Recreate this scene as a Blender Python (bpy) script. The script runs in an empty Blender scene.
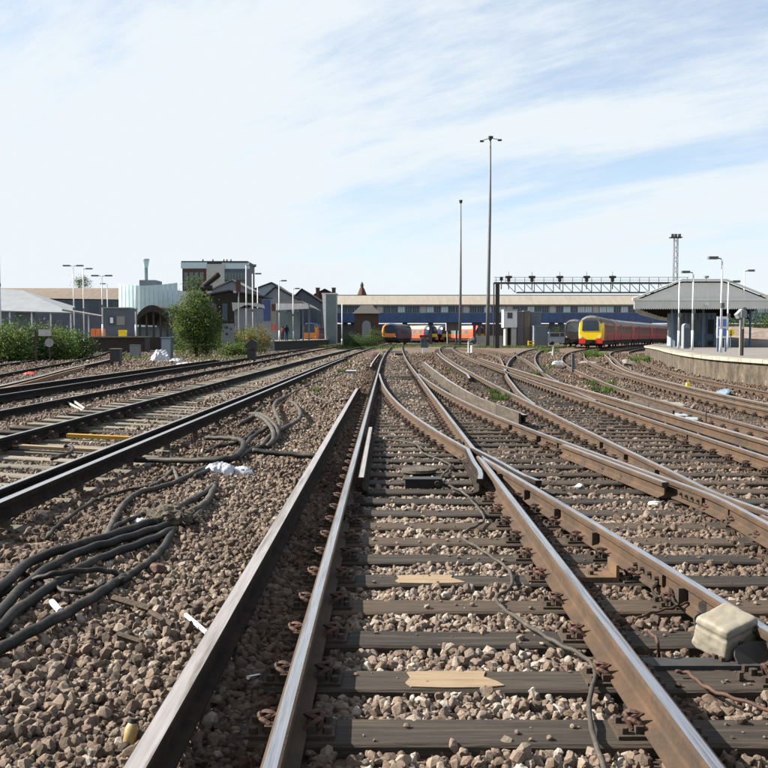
import bpy, bmesh, math, random, bisect
import numpy as np
from mathutils import Vector, Matrix
from mathutils import noise as mnoise
random.seed(7)
rng = np.random.default_rng(11)
SC = bpy.context.scene
COL = SC.collection
R = math.radians

# ------------------------------------------------------------------ camera
CAM_H = 1.45
FPX = 950.0
PITCH = math.atan(48 / FPX)
cam_d = bpy.data.cameras.new("camera")
cam_d.sensor_width = 36
cam_d.lens = FPX / 768 * 36
cam_d.clip_start = 0.05
cam_d.clip_end = 6000
cam = bpy.data.objects.new("camera", cam_d)
COL.objects.link(cam)
cam.location = (0, 0, CAM_H)
cam.rotation_euler = (math.pi / 2 - PITCH, 0, 0)
SC.camera = cam

# ------------------------------------------------------------------ sun, sky, exposure
SUN = Vector((-1.0, 0.16, 0)).normalized()
EL = R(38)
to_sun = Vector((SUN.x * math.cos(EL), SUN.y * math.cos(EL), math.sin(EL)))
sd = bpy.data.lights.new("sun", 'SUN')
sd.energy = 5.0
sd.angle = R(0.53)
sd.color = (1.0, 0.925, 0.80)
sun = bpy.data.objects.new("sun", sd)
COL.objects.link(sun)
sun.rotation_euler = to_sun.to_track_quat('Z', 'Y').to_euler()
sun.location = (-20, -10, 40)

world = bpy.data.worlds.new("World")
SC.world = world
world.use_nodes = True
nt = world.node_tree
nt.nodes.clear()
N = nt.nodes.new
L = nt.links.new
out = N('ShaderNodeOutputWorld')
bg_sky = N('ShaderNodeBackground')
bg_cl = N('ShaderNodeBackground')
mixs = N('ShaderNodeMixShader')
sky = N('ShaderNodeTexSky')
sky.sky_type = 'NISHITA'
sky.sun_disc = False
sky.sun_elevation = EL
sky.sun_rotation = math.atan2(SUN.x, SUN.y)
sky.air_density = 1.0
sky.dust_density = 0.15
sky.ozone_density = 3.0
L(sky.outputs[0], bg_sky.inputs[0])
bg_sky.inputs[1].default_value = 0.055
bg_cl.inputs[0].default_value = (0.88, 0.95, 1.0, 1)
bg_cl.inputs[1].default_value = 0.30
tc = N('ShaderNodeTexCoord')
sep = N('ShaderNodeSeparateXYZ')
L(tc.outputs['Generated'], sep.inputs[0])
def m(op, a, b=None, c=None, clamp=False):
    n = N('ShaderNodeMath'); n.operation = op; n.use_clamp = clamp
    for i, v in enumerate((a, b, c)):
        if v is None: continue
        if isinstance(v, (int, float)): n.inputs[i].default_value = v
        else: L(v, n.inputs[i])
    return n.outputs[0]
SKY_OX, SKY_OY = 0.0, 0.0
zz = m('ADD', m('MAXIMUM', sep.outputs[2], 0.0), 0.22)
cx_ = m('DIVIDE', sep.outputs[0], zz)
cy_ = m('DIVIDE', sep.outputs[1], zz)
comb = N('ShaderNodeCombineXYZ')
L(cx_, comb.inputs[0]); L(cy_, comb.inputs[1])
mp = N('ShaderNodeMapping')
mp.inputs['Location'].default_value = (SKY_OX, SKY_OY, 0)
mp.vector_type = 'TEXTURE'
mp.inputs['Rotation'].default_value = (0, 0, R(-40))
mp.inputs['Scale'].default_value = (1/0.65, 1/1.7, 1)
L(comb.outputs[0], mp.inputs[0])
n1 = N('ShaderNodeTexNoise'); n1.inputs['Scale'].default_value = 1.15; n1.inputs['Detail'].default_value = 12; n1.inputs['Roughness'].default_value = 0.56
n1.inputs['Distortion'].default_value = 0.35
L(mp.outputs[0], n1.inputs[0])
n2 = N('ShaderNodeTexNoise'); n2.inputs['Scale'].default_value = 0.42; n2.inputs['Detail'].default_value = 4
L(mp.outputs[0], n2.inputs[0])
n3 = N('ShaderNodeTexNoise'); n3.inputs['Scale'].default_value = 5.5; n3.inputs['Detail'].default_value = 8; n3.inputs['Roughness'].default_value = 0.7
L(mp.outputs[0], n3.inputs[0])
v = m('ADD', m('ADD', m('MULTIPLY', n1.outputs[0], 0.55), m('MULTIPLY', n2.outputs[0], 0.50)), m('MULTIPLY', n3.outputs[0], 0.22))
v = m('SUBTRACT', v, m('MULTIPLY', sep.outputs[0], 0.13))
v = m('ADD', v, m('MULTIPLY', m('POWER', m('SUBTRACT', 1.0, m('MAXIMUM', sep.outputs[2], 0.0)), 12.0), 0.17))
mr = N('ShaderNodeMapRange')
mr.interpolation_type = 'SMOOTHSTEP'
mr.inputs[1].default_value = 0.515; mr.inputs[2].default_value = 0.685
mr.inputs[3].default_value = 0.36; mr.inputs[4].default_value = 1.0
L(v, mr.inputs[0])
L(mr.outputs[0], mixs.inputs[0])
L(bg_sky.outputs[0], mixs.inputs[1]); L(bg_cl.outputs[0], mixs.inputs[2])
L(mixs.outputs[0], out.inputs[0])

SC.view_settings.view_transform = 'Standard'
SC.view_settings.look = 'None'
SC.view_settings.gamma = 1
SC.view_settings.exposure = 1.70

# ------------------------------------------------------------------ survey helpers
def ray(px, py):
    u = (px - 384) / FPX; v = (384 - py) / FPX
    c, s = math.cos(PITCH), math.sin(PITCH)
    return Vector((u, c + v * s, -s + v * c))
def on(px, py, h):
    d = ray(px, py); k = (h - CAM_H) / d.z
    return Vector((d.x * k, d.y * k, h))
def at(px, py, Y):
    d = ray(px, py); k = Y / d.y
    return Vector((d.x * k, Y, CAM_H + d.z * k))

# ------------------------------------------------------------------ materials
def new_mat(name):
    mt = bpy.data.materials.new(name); mt.use_nodes = True
    t = mt.node_tree
    return mt, t, t.nodes['Principled BSDF']
def lin(c):
    return tuple(c) + (1,) if len(c) == 3 else c
def mat(name, c1, c2=None, scale=6, rough=0.7, metal=0.0, bump=0.0, bscale=None, detail=6, stretch=None, wear=None, wscale=1.5, spec=0.35, k=0.46, vary=0):
    c2 = c2 or tuple(x * 0.72 for x in c1)
    if not metal: c1 = tuple(x * k for x in c1); c2 = tuple(x * k for x in c2); wear = tuple(x * k for x in wear) if wear else None
    mt, t, b = new_mat(name)
    b.inputs['Roughness'].default_value = rough
    b.inputs['Metallic'].default_value = metal
    b.inputs['Specular IOR Level'].default_value = spec
    c2 = c2 or tuple(x * 0.72 for x in c1)
    tcn = t.nodes.new('ShaderNodeTexCoord')
    mpn = t.nodes.new('ShaderNodeMapping')
    if stretch: mpn.inputs['Scale'].default_value = stretch
    t.links.new(tcn.outputs['Object'], mpn.inputs[0])
    nz = t.nodes.new('ShaderNodeTexNoise'); nz.inputs['Scale'].default_value = scale; nz.inputs['Detail'].default_value = detail; nz.inputs['Roughness'].default_value = 0.65
    t.links.new(mpn.outputs[0], nz.inputs[0])
    rp = t.nodes.new('ShaderNodeValToRGB')
    rp.color_ramp.elements[0].position = 0.32; rp.color_ramp.elements[0].color = lin(c2)
    rp.color_ramp.elements[1].position = 0.68; rp.color_ramp.elements[1].color = lin(c1)
    t.links.new(nz.outputs[0], rp.inputs[0])
    colout = rp.outputs[0]
    if vary:
        oi = t.nodes.new('ShaderNodeObjectInfo'); vm = t.nodes.new('ShaderNodeMapRange'); vm.inputs[3].default_value = 1 - vary; vm.inputs[4].default_value = 1 + vary
        t.links.new(oi.outputs['Random'], vm.inputs[0])
        vx = t.nodes.new('ShaderNodeMix'); vx.data_type = 'RGBA'; vx.blend_type = 'MULTIPLY'; vx.inputs[0].default_value = 1
        t.links.new(colout, vx.inputs[6]); t.links.new(vm.outputs[0], vx.inputs[7]); colout = vx.outputs[2]
        ca = t.nodes.new('ShaderNodeCombineXYZ'); sc_ = t.nodes.new('ShaderNodeMath'); sc_.operation = 'MULTIPLY'; sc_.inputs[1].default_value = 37.0
        t.links.new(oi.outputs['Random'], sc_.inputs[0])
        for q_ in range(3): t.links.new(sc_.outputs[0], ca.inputs[q_])
        t.links.new(ca.outputs[0], mpn.inputs['Location'])
    if wear:
        nw = t.nodes.new('ShaderNodeTexNoise'); nw.inputs['Scale'].default_value = wscale; nw.inputs['Detail'].default_value = 8; nw.inputs['Roughness'].default_value = 0.7
        t.links.new(mpn.outputs[0], nw.inputs[0])
        r2 = t.nodes.new('ShaderNodeValToRGB')
        r2.color_ramp.elements[0].position = 0.50; r2.color_ramp.elements[1].position = 0.66
        t.links.new(nw.outputs[0], r2.inputs[0])
        mx = t.nodes.new('ShaderNodeMix'); mx.data_type = 'RGBA'
        t.links.new(r2.outputs[0], mx.inputs[0]); t.links.new(colout, mx.inputs[6]); mx.inputs[7].default_value = lin(wear)
        colout = mx.outputs[2]
    t.links.new(colout, b.inputs['Base Color'])
    if bump:
        nb = t.nodes.new('ShaderNodeTexNoise'); nb.inputs['Scale'].default_value = bscale or scale * 4; nb.inputs['Detail'].default_value = 5
        t.links.new(mpn.outputs[0], nb.inputs[0])
        bp = t.nodes.new('ShaderNodeBump'); bp.inputs['Strength'].default_value = bump; bp.inputs['Distance'].default_value = 0.01
        t.links.new(nb.outputs[0], bp.inputs['Height']); t.links.new(bp.outputs[0], b.inputs['Normal'])
    return mt

M = {}
M['rail_top'] = mat('polished_rail_steel', (0.60, 0.59, 0.60), (0.44, 0.42, 0.42), 9, rough=0.24, metal=0.95, stretch=(14, 0.35, 1), bump=0.05, bscale=30, wear=(0.22, 0.17, 0.14), wscale=2.2)
M['rail_side'] = mat('rusty_rail_side', (0.150, 0.086, 0.048), (0.070, 0.045, 0.030), 4, rough=0.9, bump=0.35, bscale=60, wear=(0.062, 0.045, 0.034), wscale=2.4)
M['rail_dark'] = mat('dark_oily_rail_side', (0.055, 0.042, 0.034), (0.025, 0.021, 0.018), 5, rough=0.9, bump=0.3, bscale=60, spec=.12)  # darker copy of the rusty side, with the shade put into its colour
M['third_top'] = mat('conductor_rail_top', (0.55, 0.50, 0.48), (0.38, 0.33, 0.31), 5, rough=0.30, metal=0.75, stretch=(10, 0.4, 1), wear=(0.2, 0.15, 0.12), wscale=1.6, bump=0.05)
M['third_side'] = mat('conductor_rail_side', (0.075, 0.052, 0.038), (0.026, 0.020, 0.017), 5, rough=0.92, bump=0.3, bscale=50, spec=.1)
M['timber'] = mat('dark_timber_sleeper', (0.060, 0.045, 0.035), (0.018, 0.014, 0.012), 3.0, rough=0.85, bump=1.0, bscale=9, stretch=(0.8, 14, 6), wear=(0.105, 0.078, 0.056), wscale=1.4, vary=.35)
M['timber_brown'] = mat('brown_stained_sleeper', (0.13, 0.085, 0.055), (0.042, 0.032, 0.025), 2.5, rough=0.85, bump=1.0, bscale=9, stretch=(1.0, 10, 6))
M['timber_pale'] = mat('weathered_grey_sleeper', (0.38, 0.35, 0.29), (0.18, 0.16, 0.13), 3, rough=0.9, vary=.3, bump=0.5, bscale=14, stretch=(1.0, 12, 6), wear=(0.16, 0.14, 0.11), wscale=2)
M['fresh_wood'] = mat('fresh_pale_wood', (0.50, 0.38, 0.25), (0.36, 0.26, 0.165), 5, rough=0.8, bump=0.5, bscale=18, stretch=(1.5, 18, 6), wear=(0.3, 0.2, 0.12), wscale=1.2)
M['yellow_wood'] = mat('yellow_painted_board', (0.72, 0.42, 0.04), (0.5, 0.28, 0.04), 6, rough=0.7, stretch=(1, 8, 4))
M['iron'] = mat('cast_iron_chair', (0.095, 0.065, 0.045), (0.04, 0.03, 0.025), 14, rough=0.85, bump=0.5, bscale=70, vary=.4)
M['clip'] = mat('rusty_red_clip', (0.145, 0.065, 0.045), (0.055, 0.032, 0.025), 20, rough=0.75, bump=0.3, bscale=80, vary=.5)
M['ceramic'] = mat('stained_ceramic', (0.28, 0.24, 0.2), (0.13, 0.09, 0.06), 8, rough=0.5)
M['guard'] = mat('grey_guard_board', (0.115, 0.092, 0.072), (0.062, 0.05, 0.04), 2, rough=0.85, bump=0.3, bscale=20, stretch=(8, 0.8, 8), wear=(0.18, 0.145, 0.115), vary=.2)
M['guard_orange'] = mat('orange_brown_guard_board', (0.60, 0.38, 0.22), (0.45, 0.27, 0.15), 2, rough=0.85, bump=0.3, bscale=20, stretch=(8, 0.8, 8))
M['cable'] = mat('black_rubber_cable', (0.032, 0.029, 0.027), (0.018, 0.017, 0.016), 6, rough=0.65, bump=0.3, wear=(0.10, 0.082, 0.066), wscale=5, spec=.25)
M['cable_grey'] = mat('dusty_grey_cable', (0.095, 0.082, 0.07), (0.035, 0.031, 0.028), 8, rough=0.75, bump=.3, wear=(.16,.13,.10), wscale=6)
M['white_plastic'] = mat('white_plastic', (0.8, 0.8, 0.78), (0.68, 0.68, 0.66), 8, rough=0.45)
M['steel_dark'] = mat('dark_painted_steel', (0.07, 0.07, 0.075), (0.04, 0.04, 0.042), 5, rough=0.6)
M['steel_grey'] = mat('grey_galvanised_steel', (0.28, 0.29, 0.30), (0.19, 0.20, 0.21), 5, rough=0.55, metal=0.3)
M['steel_brown'] = mat('rusty_steel_plate', (0.26, 0.15, 0.08), (0.12, 0.08, 0.05), 6, rough=0.85, bump=0.3)
M['cream'] = mat('cream_painted_metal', (0.44, 0.41, 0.34), (0.34, 0.31, 0.25), 4, rough=0.65, wear=(0.42, 0.33, 0.22), wscale=2.6, bump=0.1)
M['concrete'] = mat('pale_concrete', (0.40, 0.37, 0.32), (0.27, 0.25, 0.21), 4, rough=0.9, bump=0.3, wear=(0.2, 0.18, 0.15), wscale=1.4)

# ------------------------------------------------------------------ mesh builder
class MB:
    def __init__(s): s.v = []; s.f = []; s.m = []
    def add(s, vs, fs, mi=0):
        o = len(s.v); s.v += [tuple(v) for v in vs]
        for f in fs: s.f.append(tuple(i + o for i in f)); s.m.append(mi)
        return s
    def box(s, x0, x1, y0, y1, z0, z1, mi=0, tz=None):
        vs = [(x0,y0,z0),(x1,y0,z0),(x1,y1,z0),(x0,y1,z0),(x0,y0,z1),(x1,y0,z1),(x1,y1,z1),(x0,y1,z1)]
        if tz: vs = [tz(v) for v in vs]
        return s.add(vs, [(3,2,1,0),(4,5,6,7),(0,1,5,4),(1,2,6,5),(2,3,7,6),(3,0,4,7)], mi)
    def obox(s, c, sx, sy, sz, rz=0, mi=0, M4=None):
        mt = M4 or (Matrix.Translation(c) @ Matrix.Rotation(rz, 4, 'Z'))
        return s.box(-sx/2, sx/2, -sy/2, sy/2, -sz/2, sz/2, mi, tz=lambda v: mt @ Vector(v))
    def bar(s, a, b, w, h=None, mi=0):
        a = Vector(a); b = Vector(b); d = b - a; h = h or w
        q = d.to_track_quat('Z', 'Y')
        mt = Matrix.Translation((a + b) / 2) @ q.to_matrix().to_4x4()
        return s.box(-w/2, w/2, -h/2, h/2, -d.length/2, d.length/2, mi, tz=lambda v: mt @ Vector(v))
    def cyl(s, a, b, r0, r1=None, n=10, mi=0, caps=True):
        a = Vector(a); b = Vector(b); r1 = r0 if r1 is None else r1
        q = (b - a).to_track_quat('Z', 'Y')
        vs = []
        for p, r in ((a, r0), (b, r1)):
            for k in range(n):
                t = 2 * math.pi * k / n
                vs.append(p + q @ Vector((math.cos(t) * r, math.sin(t) * r, 0)))
        fs = [(k, (k+1) % n, n + (k+1) % n, n + k) for k in range(n)]
        if caps: fs += [tuple(range(n-1, -1, -1)), tuple(range(n, 2*n))]
        return s.add(vs, fs, mi)
    def tube(s, pts, r, n=8, mi=0, caps=True):
        pts = [Vector(p) for p in pts]; vs = []; N_ = len(pts)
        rr = r if isinstance(r, (list, tuple)) else [r] * N_
        up = Vector((0, 0, 1)); 
        d0 = (pts[1] - pts[0]).normalized()
        side = d0.cross(up)
        if side.length < 1e-3: side = Vector((1, 0, 0))
        side.normalize()
        for i, p in enumerate(pts):
            d = (pts[min(i+1, N_-1)] - pts[max(i-1, 0)]).normalized()
            side = (side - d * side.dot(d))
            if side.length < 1e-4: side = d.orthogonal()
            side.normalize()
            u = side.cross(d)
            for k in range(n):
                t = 2 * math.pi * k / n
                vs.append(p + side * math.cos(t) * rr[i] + u * math.sin(t) * rr[i])
        fs = []
        for i in range(N_ - 1):
            for k in range(n):
                fs.append((i*n + k, i*n + (k+1) % n, (i+1)*n + (k+1) % n, (i+1)*n + k))
        if caps: fs += [tuple(range(n-1, -1, -1)), tuple(range((N_-1)*n, N_*n))]
        return s.add(vs, fs, mi)
    def prism(s, poly, y0, y1, mi=0):           # poly in x,z extruded along y
        n = len(poly)
        vs = [(x, y0, z) for x, z in poly] + [(x, y1, z) for x, z in poly]
        fs = [tuple(range(n)), tuple(range(2*n-1, n-1, -1))] + [(i, n + i, n + (i+1) % n, (i+1) % n) for i in range(n)]
        return s.add(vs, fs, mi)
    def slab(s, poly, z0, z1, mi=0, mi_top=None):            # poly in x,y (ccw) extruded along z
        n = len(poly)
        vs = [(x, y, z0) for x, y in poly] + [(x, y, z1) for x, y in poly]
        s.add(vs, [tuple(range(n-1, -1, -1))] + [(i, (i+1) % n, n + (i+1) % n, n + i) for i in range(n)], mi)
        o = len(s.v) - 2*n
        s.f.append(tuple(range(o+n, o+2*n))); s.m.append(mi if mi_top is None else mi_top)
        return s
    def mesh(s, name, mats, smooth=False, loc=(0,0,0)):
        me = bpy.data.meshes.new(name)
        l = Vector(loc)
        vs = [(v[0]-l.x, v[1]-l.y, v[2]-l.z) for v in s.v] if l.length else s.v
        me.from_pydata(vs, [], s.f)
        if not isinstance(mats, (list, tuple)): mats = [mats]
        for q in mats: me.materials.append(q)
        me.polygons.foreach_set('material_index', s.m)
        if smooth: me.polygons.foreach_set('use_smooth', [True] * len(s.f))
        me.update()
        return me
    def build(s, name, mats, parent=None, smooth=False, loc=None):
        l = wloc(parent) if parent is not None else (Vector(loc) if loc is not None else Vector((0,0,0)))
        me = s.mesh(name, mats, smooth, l)
        o = bpy.data.objects.new(name, me); COL.objects.link(o)
        if parent is not None: o.parent = parent
        elif loc is not None: o.location = loc
        return o
def wloc(o):
    p = Vector((0,0,0))
    while o is not None: p = p + o.location; o = o.parent
    return p
def inst(me, name, parent, loc, rz=0, rx=0, label=None):      # a part that shares mesh data
    o = bpy.data.objects.new(name, me); COL.objects.link(o)
    if parent is not None:
        o.parent = parent; loc = Vector(loc) - wloc(parent)
    o.location = loc; o.rotation_euler = (rx, 0, rz)
    if label: o['label'] = label
    return o
def thing(name, label, cat, loc=(0,0,0), group=None):
    o = bpy.data.objects.new(name, None); COL.objects.link(o); o.location = loc
    o.empty_display_size = 0.3
    o['label'] = label; o['category'] = cat
    if group: o['group'] = group
    return o
def tag(o, label, cat, group=None):
    o['label'] = label; o['category'] = cat
    if group: o['group'] = group
    return o
def kind(o, k): o['kind'] = k; return o
def copy_tree(root, loc, label=None):
    kids = {}
    for o in list(COL.objects):
        if o.parent is not None: kids.setdefault(o.parent.name, []).append(o)
    def cp(o, par):
        c = o.copy(); COL.objects.link(c)
        if par is not None: c.parent = par
        for k in kids.get(o.name, []): cp(k, c)
        return c
    c = cp(root, None); c.location = loc
    if label: c['label'] = label
    return c

# natural cubic spline through knots
def spline(kn):
    kn = sorted(kn); x = np.array([k[0] for k in kn], float); y = np.array([k[1] for k in kn], float); n = len(x)
    # monotone-ish Hermite (finite difference tangents, averaged)
    x = x.tolist(); y = y.tolist()
    h = [x[i+1]-x[i] for i in range(n-1)]; d = [(y[i+1]-y[i])/h[i] for i in range(n-1)]
    t = [0.0]*n; t[0] = d[0]; t[-1] = d[-1]
    for i in range(1, n-1): t[i] = (d[i-1] * h[i] + d[i] * h[i-1]) / (h[i-1] + h[i])
    def f(q):
        i = min(max(bisect.bisect_left(x, q) - 1, 0), n-2)
        if q < x[0]: return y[0] + t[0] * (q - x[0])
        if q > x[-1]: return y[-1] + t[-1] * (q - x[-1])
        s = (q - x[i]) / h[i]; s2 = s*s; s3 = s2*s
        return (2*s3-3*s2+1)*y[i] + (s3-2*s2+s)*h[i]*t[i] + (-2*s3+3*s2)*y[i+1] + (s3-s2)*h[i]*t[i+1]
    return f
def slope(f, y): return (f(y + 0.25) - f(y - 0.25)) / 0.5
G2 = 0.7525
# ------------------------------------------------------------------ track alignments (x of the centre line against distance y)
C = spline([(0,.356),(30,.476),(55,.60),(84,.93),(125,1.6),(174,2.7),(200,3.4)])
Qr = spline([(0,2.26),(2.5,2.09),(4.65,1.90),(6.4,1.73),(9.9,1.345),(11.8,1.125),(14.65,.79),(20,.34),(27.6,.0),(36.7,-.18)])
D = lambda y: Qr(y) + 0.757
E = spline([(0,3.84),(12,3.85),(20,3.93),(30,4.08),(45,4.4),(58,4.75),(78,5.5),(100,6.6),(125,8.3),(150,11.0),(180,16)])
F = spline([(19,3.9),(24,4.22),(28.3,4.62),(35.6,5.35),(46,6.7),(57,8.3),(73,10.9),(100,16.0),(130,23.5),(170,36)])
H = spline([(0,6.6),(15,6.8),(24,7.2),(34,8.2),(50,10.3),(73,14.6),(90,18.6),(105,22.8),(125,29),(150,38.5),(185,54),(230,76)])
I_ = spline([(8,8.9),(22,9.3),(30,10.0),(37,10.8),(46,12.4),(60,15.4),(75,18.6),(92,23.0),(108,28.2),(125,34),(150,43.5),(185,59)])
G = spline([(33,5.1),(40,5.85),(49,6.9),(64,8.5),(76,9.4),(95,10.0),(120,9.8)])
LB = spline([(0,-4.35),(10,-4.25),(20,-4.1),(34,-3.92),(50,-3.7),(65,-3.4),(90,-2.8),(120,-1.9),(158,-.4),(190,1.2)])
LC = spline([(0,-7.75),(20,-7.7),(50,-7.5),(107,-7.1),(150,-6.0)])
LD = spline([(8,-8.6),(15,-9.6),(26.5,-11.4),(36,-13.3),(51,-16.0),(66,-19.2),(90,-25)])
LE = spline([(14,-13.7),(28,-16),(46,-19.3),(70,-24.2),(100,-31)])

tracks = []     # (fn, y0, y1, lift, used for dirt)
class Track:
    def __init__(s, fn, y0, y1, lift=0.0, cant=0.0):
        s.fn = fn; s.y0 = y0; s.y1 = y1; s.lift = lift; s.cant = cant; tracks.append(s)
    def p(s, y, off, dz=0.0):        # point at lateral offset from the centre line
        k = slope(s.fn, y); n = math.hypot(1, k)
        return Vector((s.fn(y) + off / n, y - off * k / n, s.lift - off * s.cant + dz))
    def ang(s, y): return -math.atan(slope(s.fn, y))
tC = Track(C, 1.2, 190); tD = Track(D, 1.2, 36.7); tE = Track(E, 1.2, 180); tF = Track(F, 19.5, 150)
tH = Track(H, 8, 200, -0.02); tI = Track(I_, 14, 170, -0.04); tG = Track(G, 34, 118)
tLB = Track(LB, 5, 185, 0.095, 0.05); tLC = Track(LC, 12, 145, 0.13, 0.035)
tLD = Track(LD, 14, 88, 0.10); tLE = Track(LE, 24, 98, 0.08)

# ------------------------------------------------------------------ ground height
def bumpf(t, c, w): return math.exp(-((t - c) / w) ** 2)
def gz(x, y):
    z = -0.232
    if x < -0.42:
        z += 0.085 * min(1, (-0.42 - x) / 0.30)
    if x < -2.6 and x > -3.4: z += 0.0
    if y < 60:
        cl = LB(y)
        if x < cl + 1.4: z += 0.06 * min(1, (cl + 1.4 - x) / 0.5) - 0.045
        z += 0.05 * bumpf(x, -1.9, .55)
    if x < -6: z += 0.05
    if x < -9: z += 0.02
    z += 0.03 * mnoise.noise((x * .55, y * .35, 3.1)) + 0.015 * mnoise.noise((x * 2.1, y * 1.7, 8.2))
    return z

# ------------------------------------------------------------------ rails
def rail_profile(kind_='run'):
    if kind_ == 'run':
        h = [(0.070,-.159),(0.070,-.148),(0.018,-.130),(0.010,-.115),(0.010,-.055),(0.034,-.042),(0.036,-.014),(0.034,-.005),(0.024,0.0)]
    elif kind_ == 'third':
        h = [(0.058,-.155),(0.058,-.140),(0.016,-.125),(0.014,-.055),(0.040,-.045),(0.042,-.006),(0.036,0.0)]
    return h + [(-x, z) for x, z in reversed(h)]
def ys_between(y0, y1, fine=0.25):
    ys = [y0]
    while ys[-1] < y1 - 1e-6:
        ys.append(min(y1, ys[-1] + max(fine, ys[-1] * 0.035)))
    return ys
def sweep_rail(pts, name, parent, mats, prof='run', ends=True):
    pr = rail_profile(prof); n = len(pr); mb = MB(); vs = []
    for i, p in enumerate(pts):
        d = (pts[min(i+1, len(pts)-1)] - pts[max(i-1, 0)]); d.z = 0; d.normalize()
        s = Vector((d.y, -d.x, 0))
        for x, z in pr: vs.append(p + s * x + Vector((0, 0, z)))
    fs = []; ms = []
    half = n // 2
    top = {half-1}
    for i in range(len(pts)-1):
        for k in range(n):
            fs.append((i*n+k, i*n+(k+1) % n, (i+1)*n+(k+1) % n, (i+1)*n+k)); ms.append(0 if k in top else 1)
    fs.append(tuple(range(n))); ms.append(1)
    fs.append(tuple(range(len(pts)*n-1, (len(pts)-1)*n-1, -1))); ms.append(1)
    mb.v = [tuple(v) for v in vs]; mb.f = fs; mb.m = ms
    o = mb.build(name, mats, parent)
    me = o.data
    bmx = bmesh.new(); bmx.from_mesh(me); bmesh.ops.recalc_face_normals(bmx, faces=bmx.faces); bmx.to_mesh(me); bmx.free()
    return o
RM = [M['rail_top'], M['rail_side']]
RD = [M['rail_top'], M['rail_dark']]
TM = [M['third_top'], M['third_side']]
def track_rail(t, off, y0, y1, parent, mats=RM, dz=0.0, prof='run', name='rail', ramp0=0.0, ramp1=0.0):
    pts = []
    for y in ys_between(y0, y1):
        p = t.p(y, off, dz)
        if ramp0 and y < y0 + 1.0: p.z -= ramp0 * (1 - (y - y0))
        if ramp1 and y > y1 - 1.4: p.z -= ramp1 * (1 - (y1 - y) / 1.4)
        pts.append(p)
    return sweep_rail(pts, name, parent, mats, prof)
def path_rail(kn, parent, mats=RM, name='rail', z=0.0):
    ys = sorted(kn); f = spline(kn)
    y0, y1 = ys[0][0], ys[-1][0]
    return sweep_rail([Vector((f(y), y, z)) for y in ys_between(y0, y1, 0.12)], name, parent, mats)

T = {}
T['C'] = thing('railway_track', 'straight track in the middle, running away from the camera between dark timber sleepers', 'track', (0.4, 2, -.2))
T['D'] = thing('railway_track', 'diverging track that crosses the middle track at a crossing and heads towards the cream box', 'track', (2.5, 2, -.2))
T['E'] = thing('railway_track', 'track with rusty brown rails next beyond the cream box, curving away past the dwarf signals', 'track', (3.85, 2, -.2))
T['F'] = thing('railway_track', 'curved branch track that crosses the rusty track and bends towards the yellow-nosed train', 'track', (5, 30, -.2))
T['G'] = thing('railway_track', 'short connecting track that bends back towards the white lookout cabin', 'track', (7, 49, -.2))
T['H'] = thing('railway_track', 'brown track leading under the yellow-nosed train', 'track', (6.8, 15, -.2))
T['I'] = thing('railway_track', 'brown track running along the stained platform wall', 'track', (9.3, 22, -.2))
T['LB'] = thing('railway_track', 'black-sided track with pale sleepers and a yellow board between its rails', 'track', (-4.2, 10, -.2))
T['LC'] = thing('railway_track', 'black-sided track second from the cables, in front of the round bushy tree', 'track', (-7.7, 20, -.2))
T['LD'] = thing('railway_track', 'curving track with an orange-brown guard board along its conductor rail', 'track', (-11.4, 26, -.2))
T['LE'] = thing('railway_track', 'farthest curving track, below the long green hedge', 'track', (-16, 28, -.2))

FROG = 11.6
# middle track
track_rail(tC, -G2, 1.2, 190, T['C'])
track_rail(tC, G2, 1.2, FROG - 0.15, T['C'])
# rail beyond the crossing bends into a wing rail beside the diverging rail
def Rr(y): return tC.p(y, G2).x
wing = [(y, Qr(y) + 0.115) for y in (9.5, 9.9, 10.5, 11.0)]
wing[0] = (9.5, Qr(9.5) + 0.165)
path_rail(wing + [(12.3, Rr(12.3))], T['C'], RD, 'wing_rail')
path_rail([(y, Rr(y)) for y in (12.3, 13.5, 15, 18)], T['C'])
track_rail(tC, G2, 18, 190, T['C'])
# diverging track: left rail
path_rail([(y, Qr(y)) for y in (1.2, 2.5, 4, 5.5, 7, 8.5, 10, FROG - 0.15)], T['D'])
wing = [(9.6, Rr(9.6) - 0.17), (10.1, Rr(10.1) - 0.115), (10.8, Rr(10.8) - 0.112)]
path_rail(wing + [(12.2, Qr(12.2))], T['D'], RD, 'wing_rail')
path_rail([(y, Qr(y)) for y in (12.2, 14, 17, 20, 24, 28, 32, 36.7)], T['D'])
# diverging track: right rail with the second crossing at y about 7.6
ENOSE = 7.75
Wr = lambda y: tE.p(y, -G2).x
Ur = lambda y: tD.p(y, G2).x
path_rail([(5.9, Wr(5.9) - 0.17 + 0.0), (6.3, Wr(6.3) - 0.115), (7.0, Wr(7.0) - .112)] + [(y, Ur(y)) for y in (8.6, 10, 13, 17, 21, 26, 31, 36.7)], T['D'])
path_rail([(y, Ur(y)) for y in (4.6, 6, ENOSE - 0.1)], T['D'])
# check rails
track_rail(tC, -G2 + 0.125, 9.7, 15.1, T['C'], TM, 0.0, name='check_rail')
track_rail(tD, G2 - 0.125, 9.3, 12.6, T['D'], RM, 0.0, name='check_rail')
track_rail(tE, G2 - 0.125, 5.6, 9.6, T['E'], RD, 0.0, name='check_rail')
# E
path_rail([(y, Wr(y)) for y in (1.2, 3, 5, 6.5, ENOSE - 0.1)], T['E'])
path_rail([(6.0, Ur(6.0) + 0.19), (6.4, Ur(6.4) + 0.12), (7.1, Ur(7.1) + 0.115)] + [(y, Wr(y)) for y in (8.7, 10, 12, 15, 18)], T['E'])
track_rail(tE, -G2, 18, 178, T['E'])
track_rail(tE, G2, 1.2, 178, T['E'])
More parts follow.
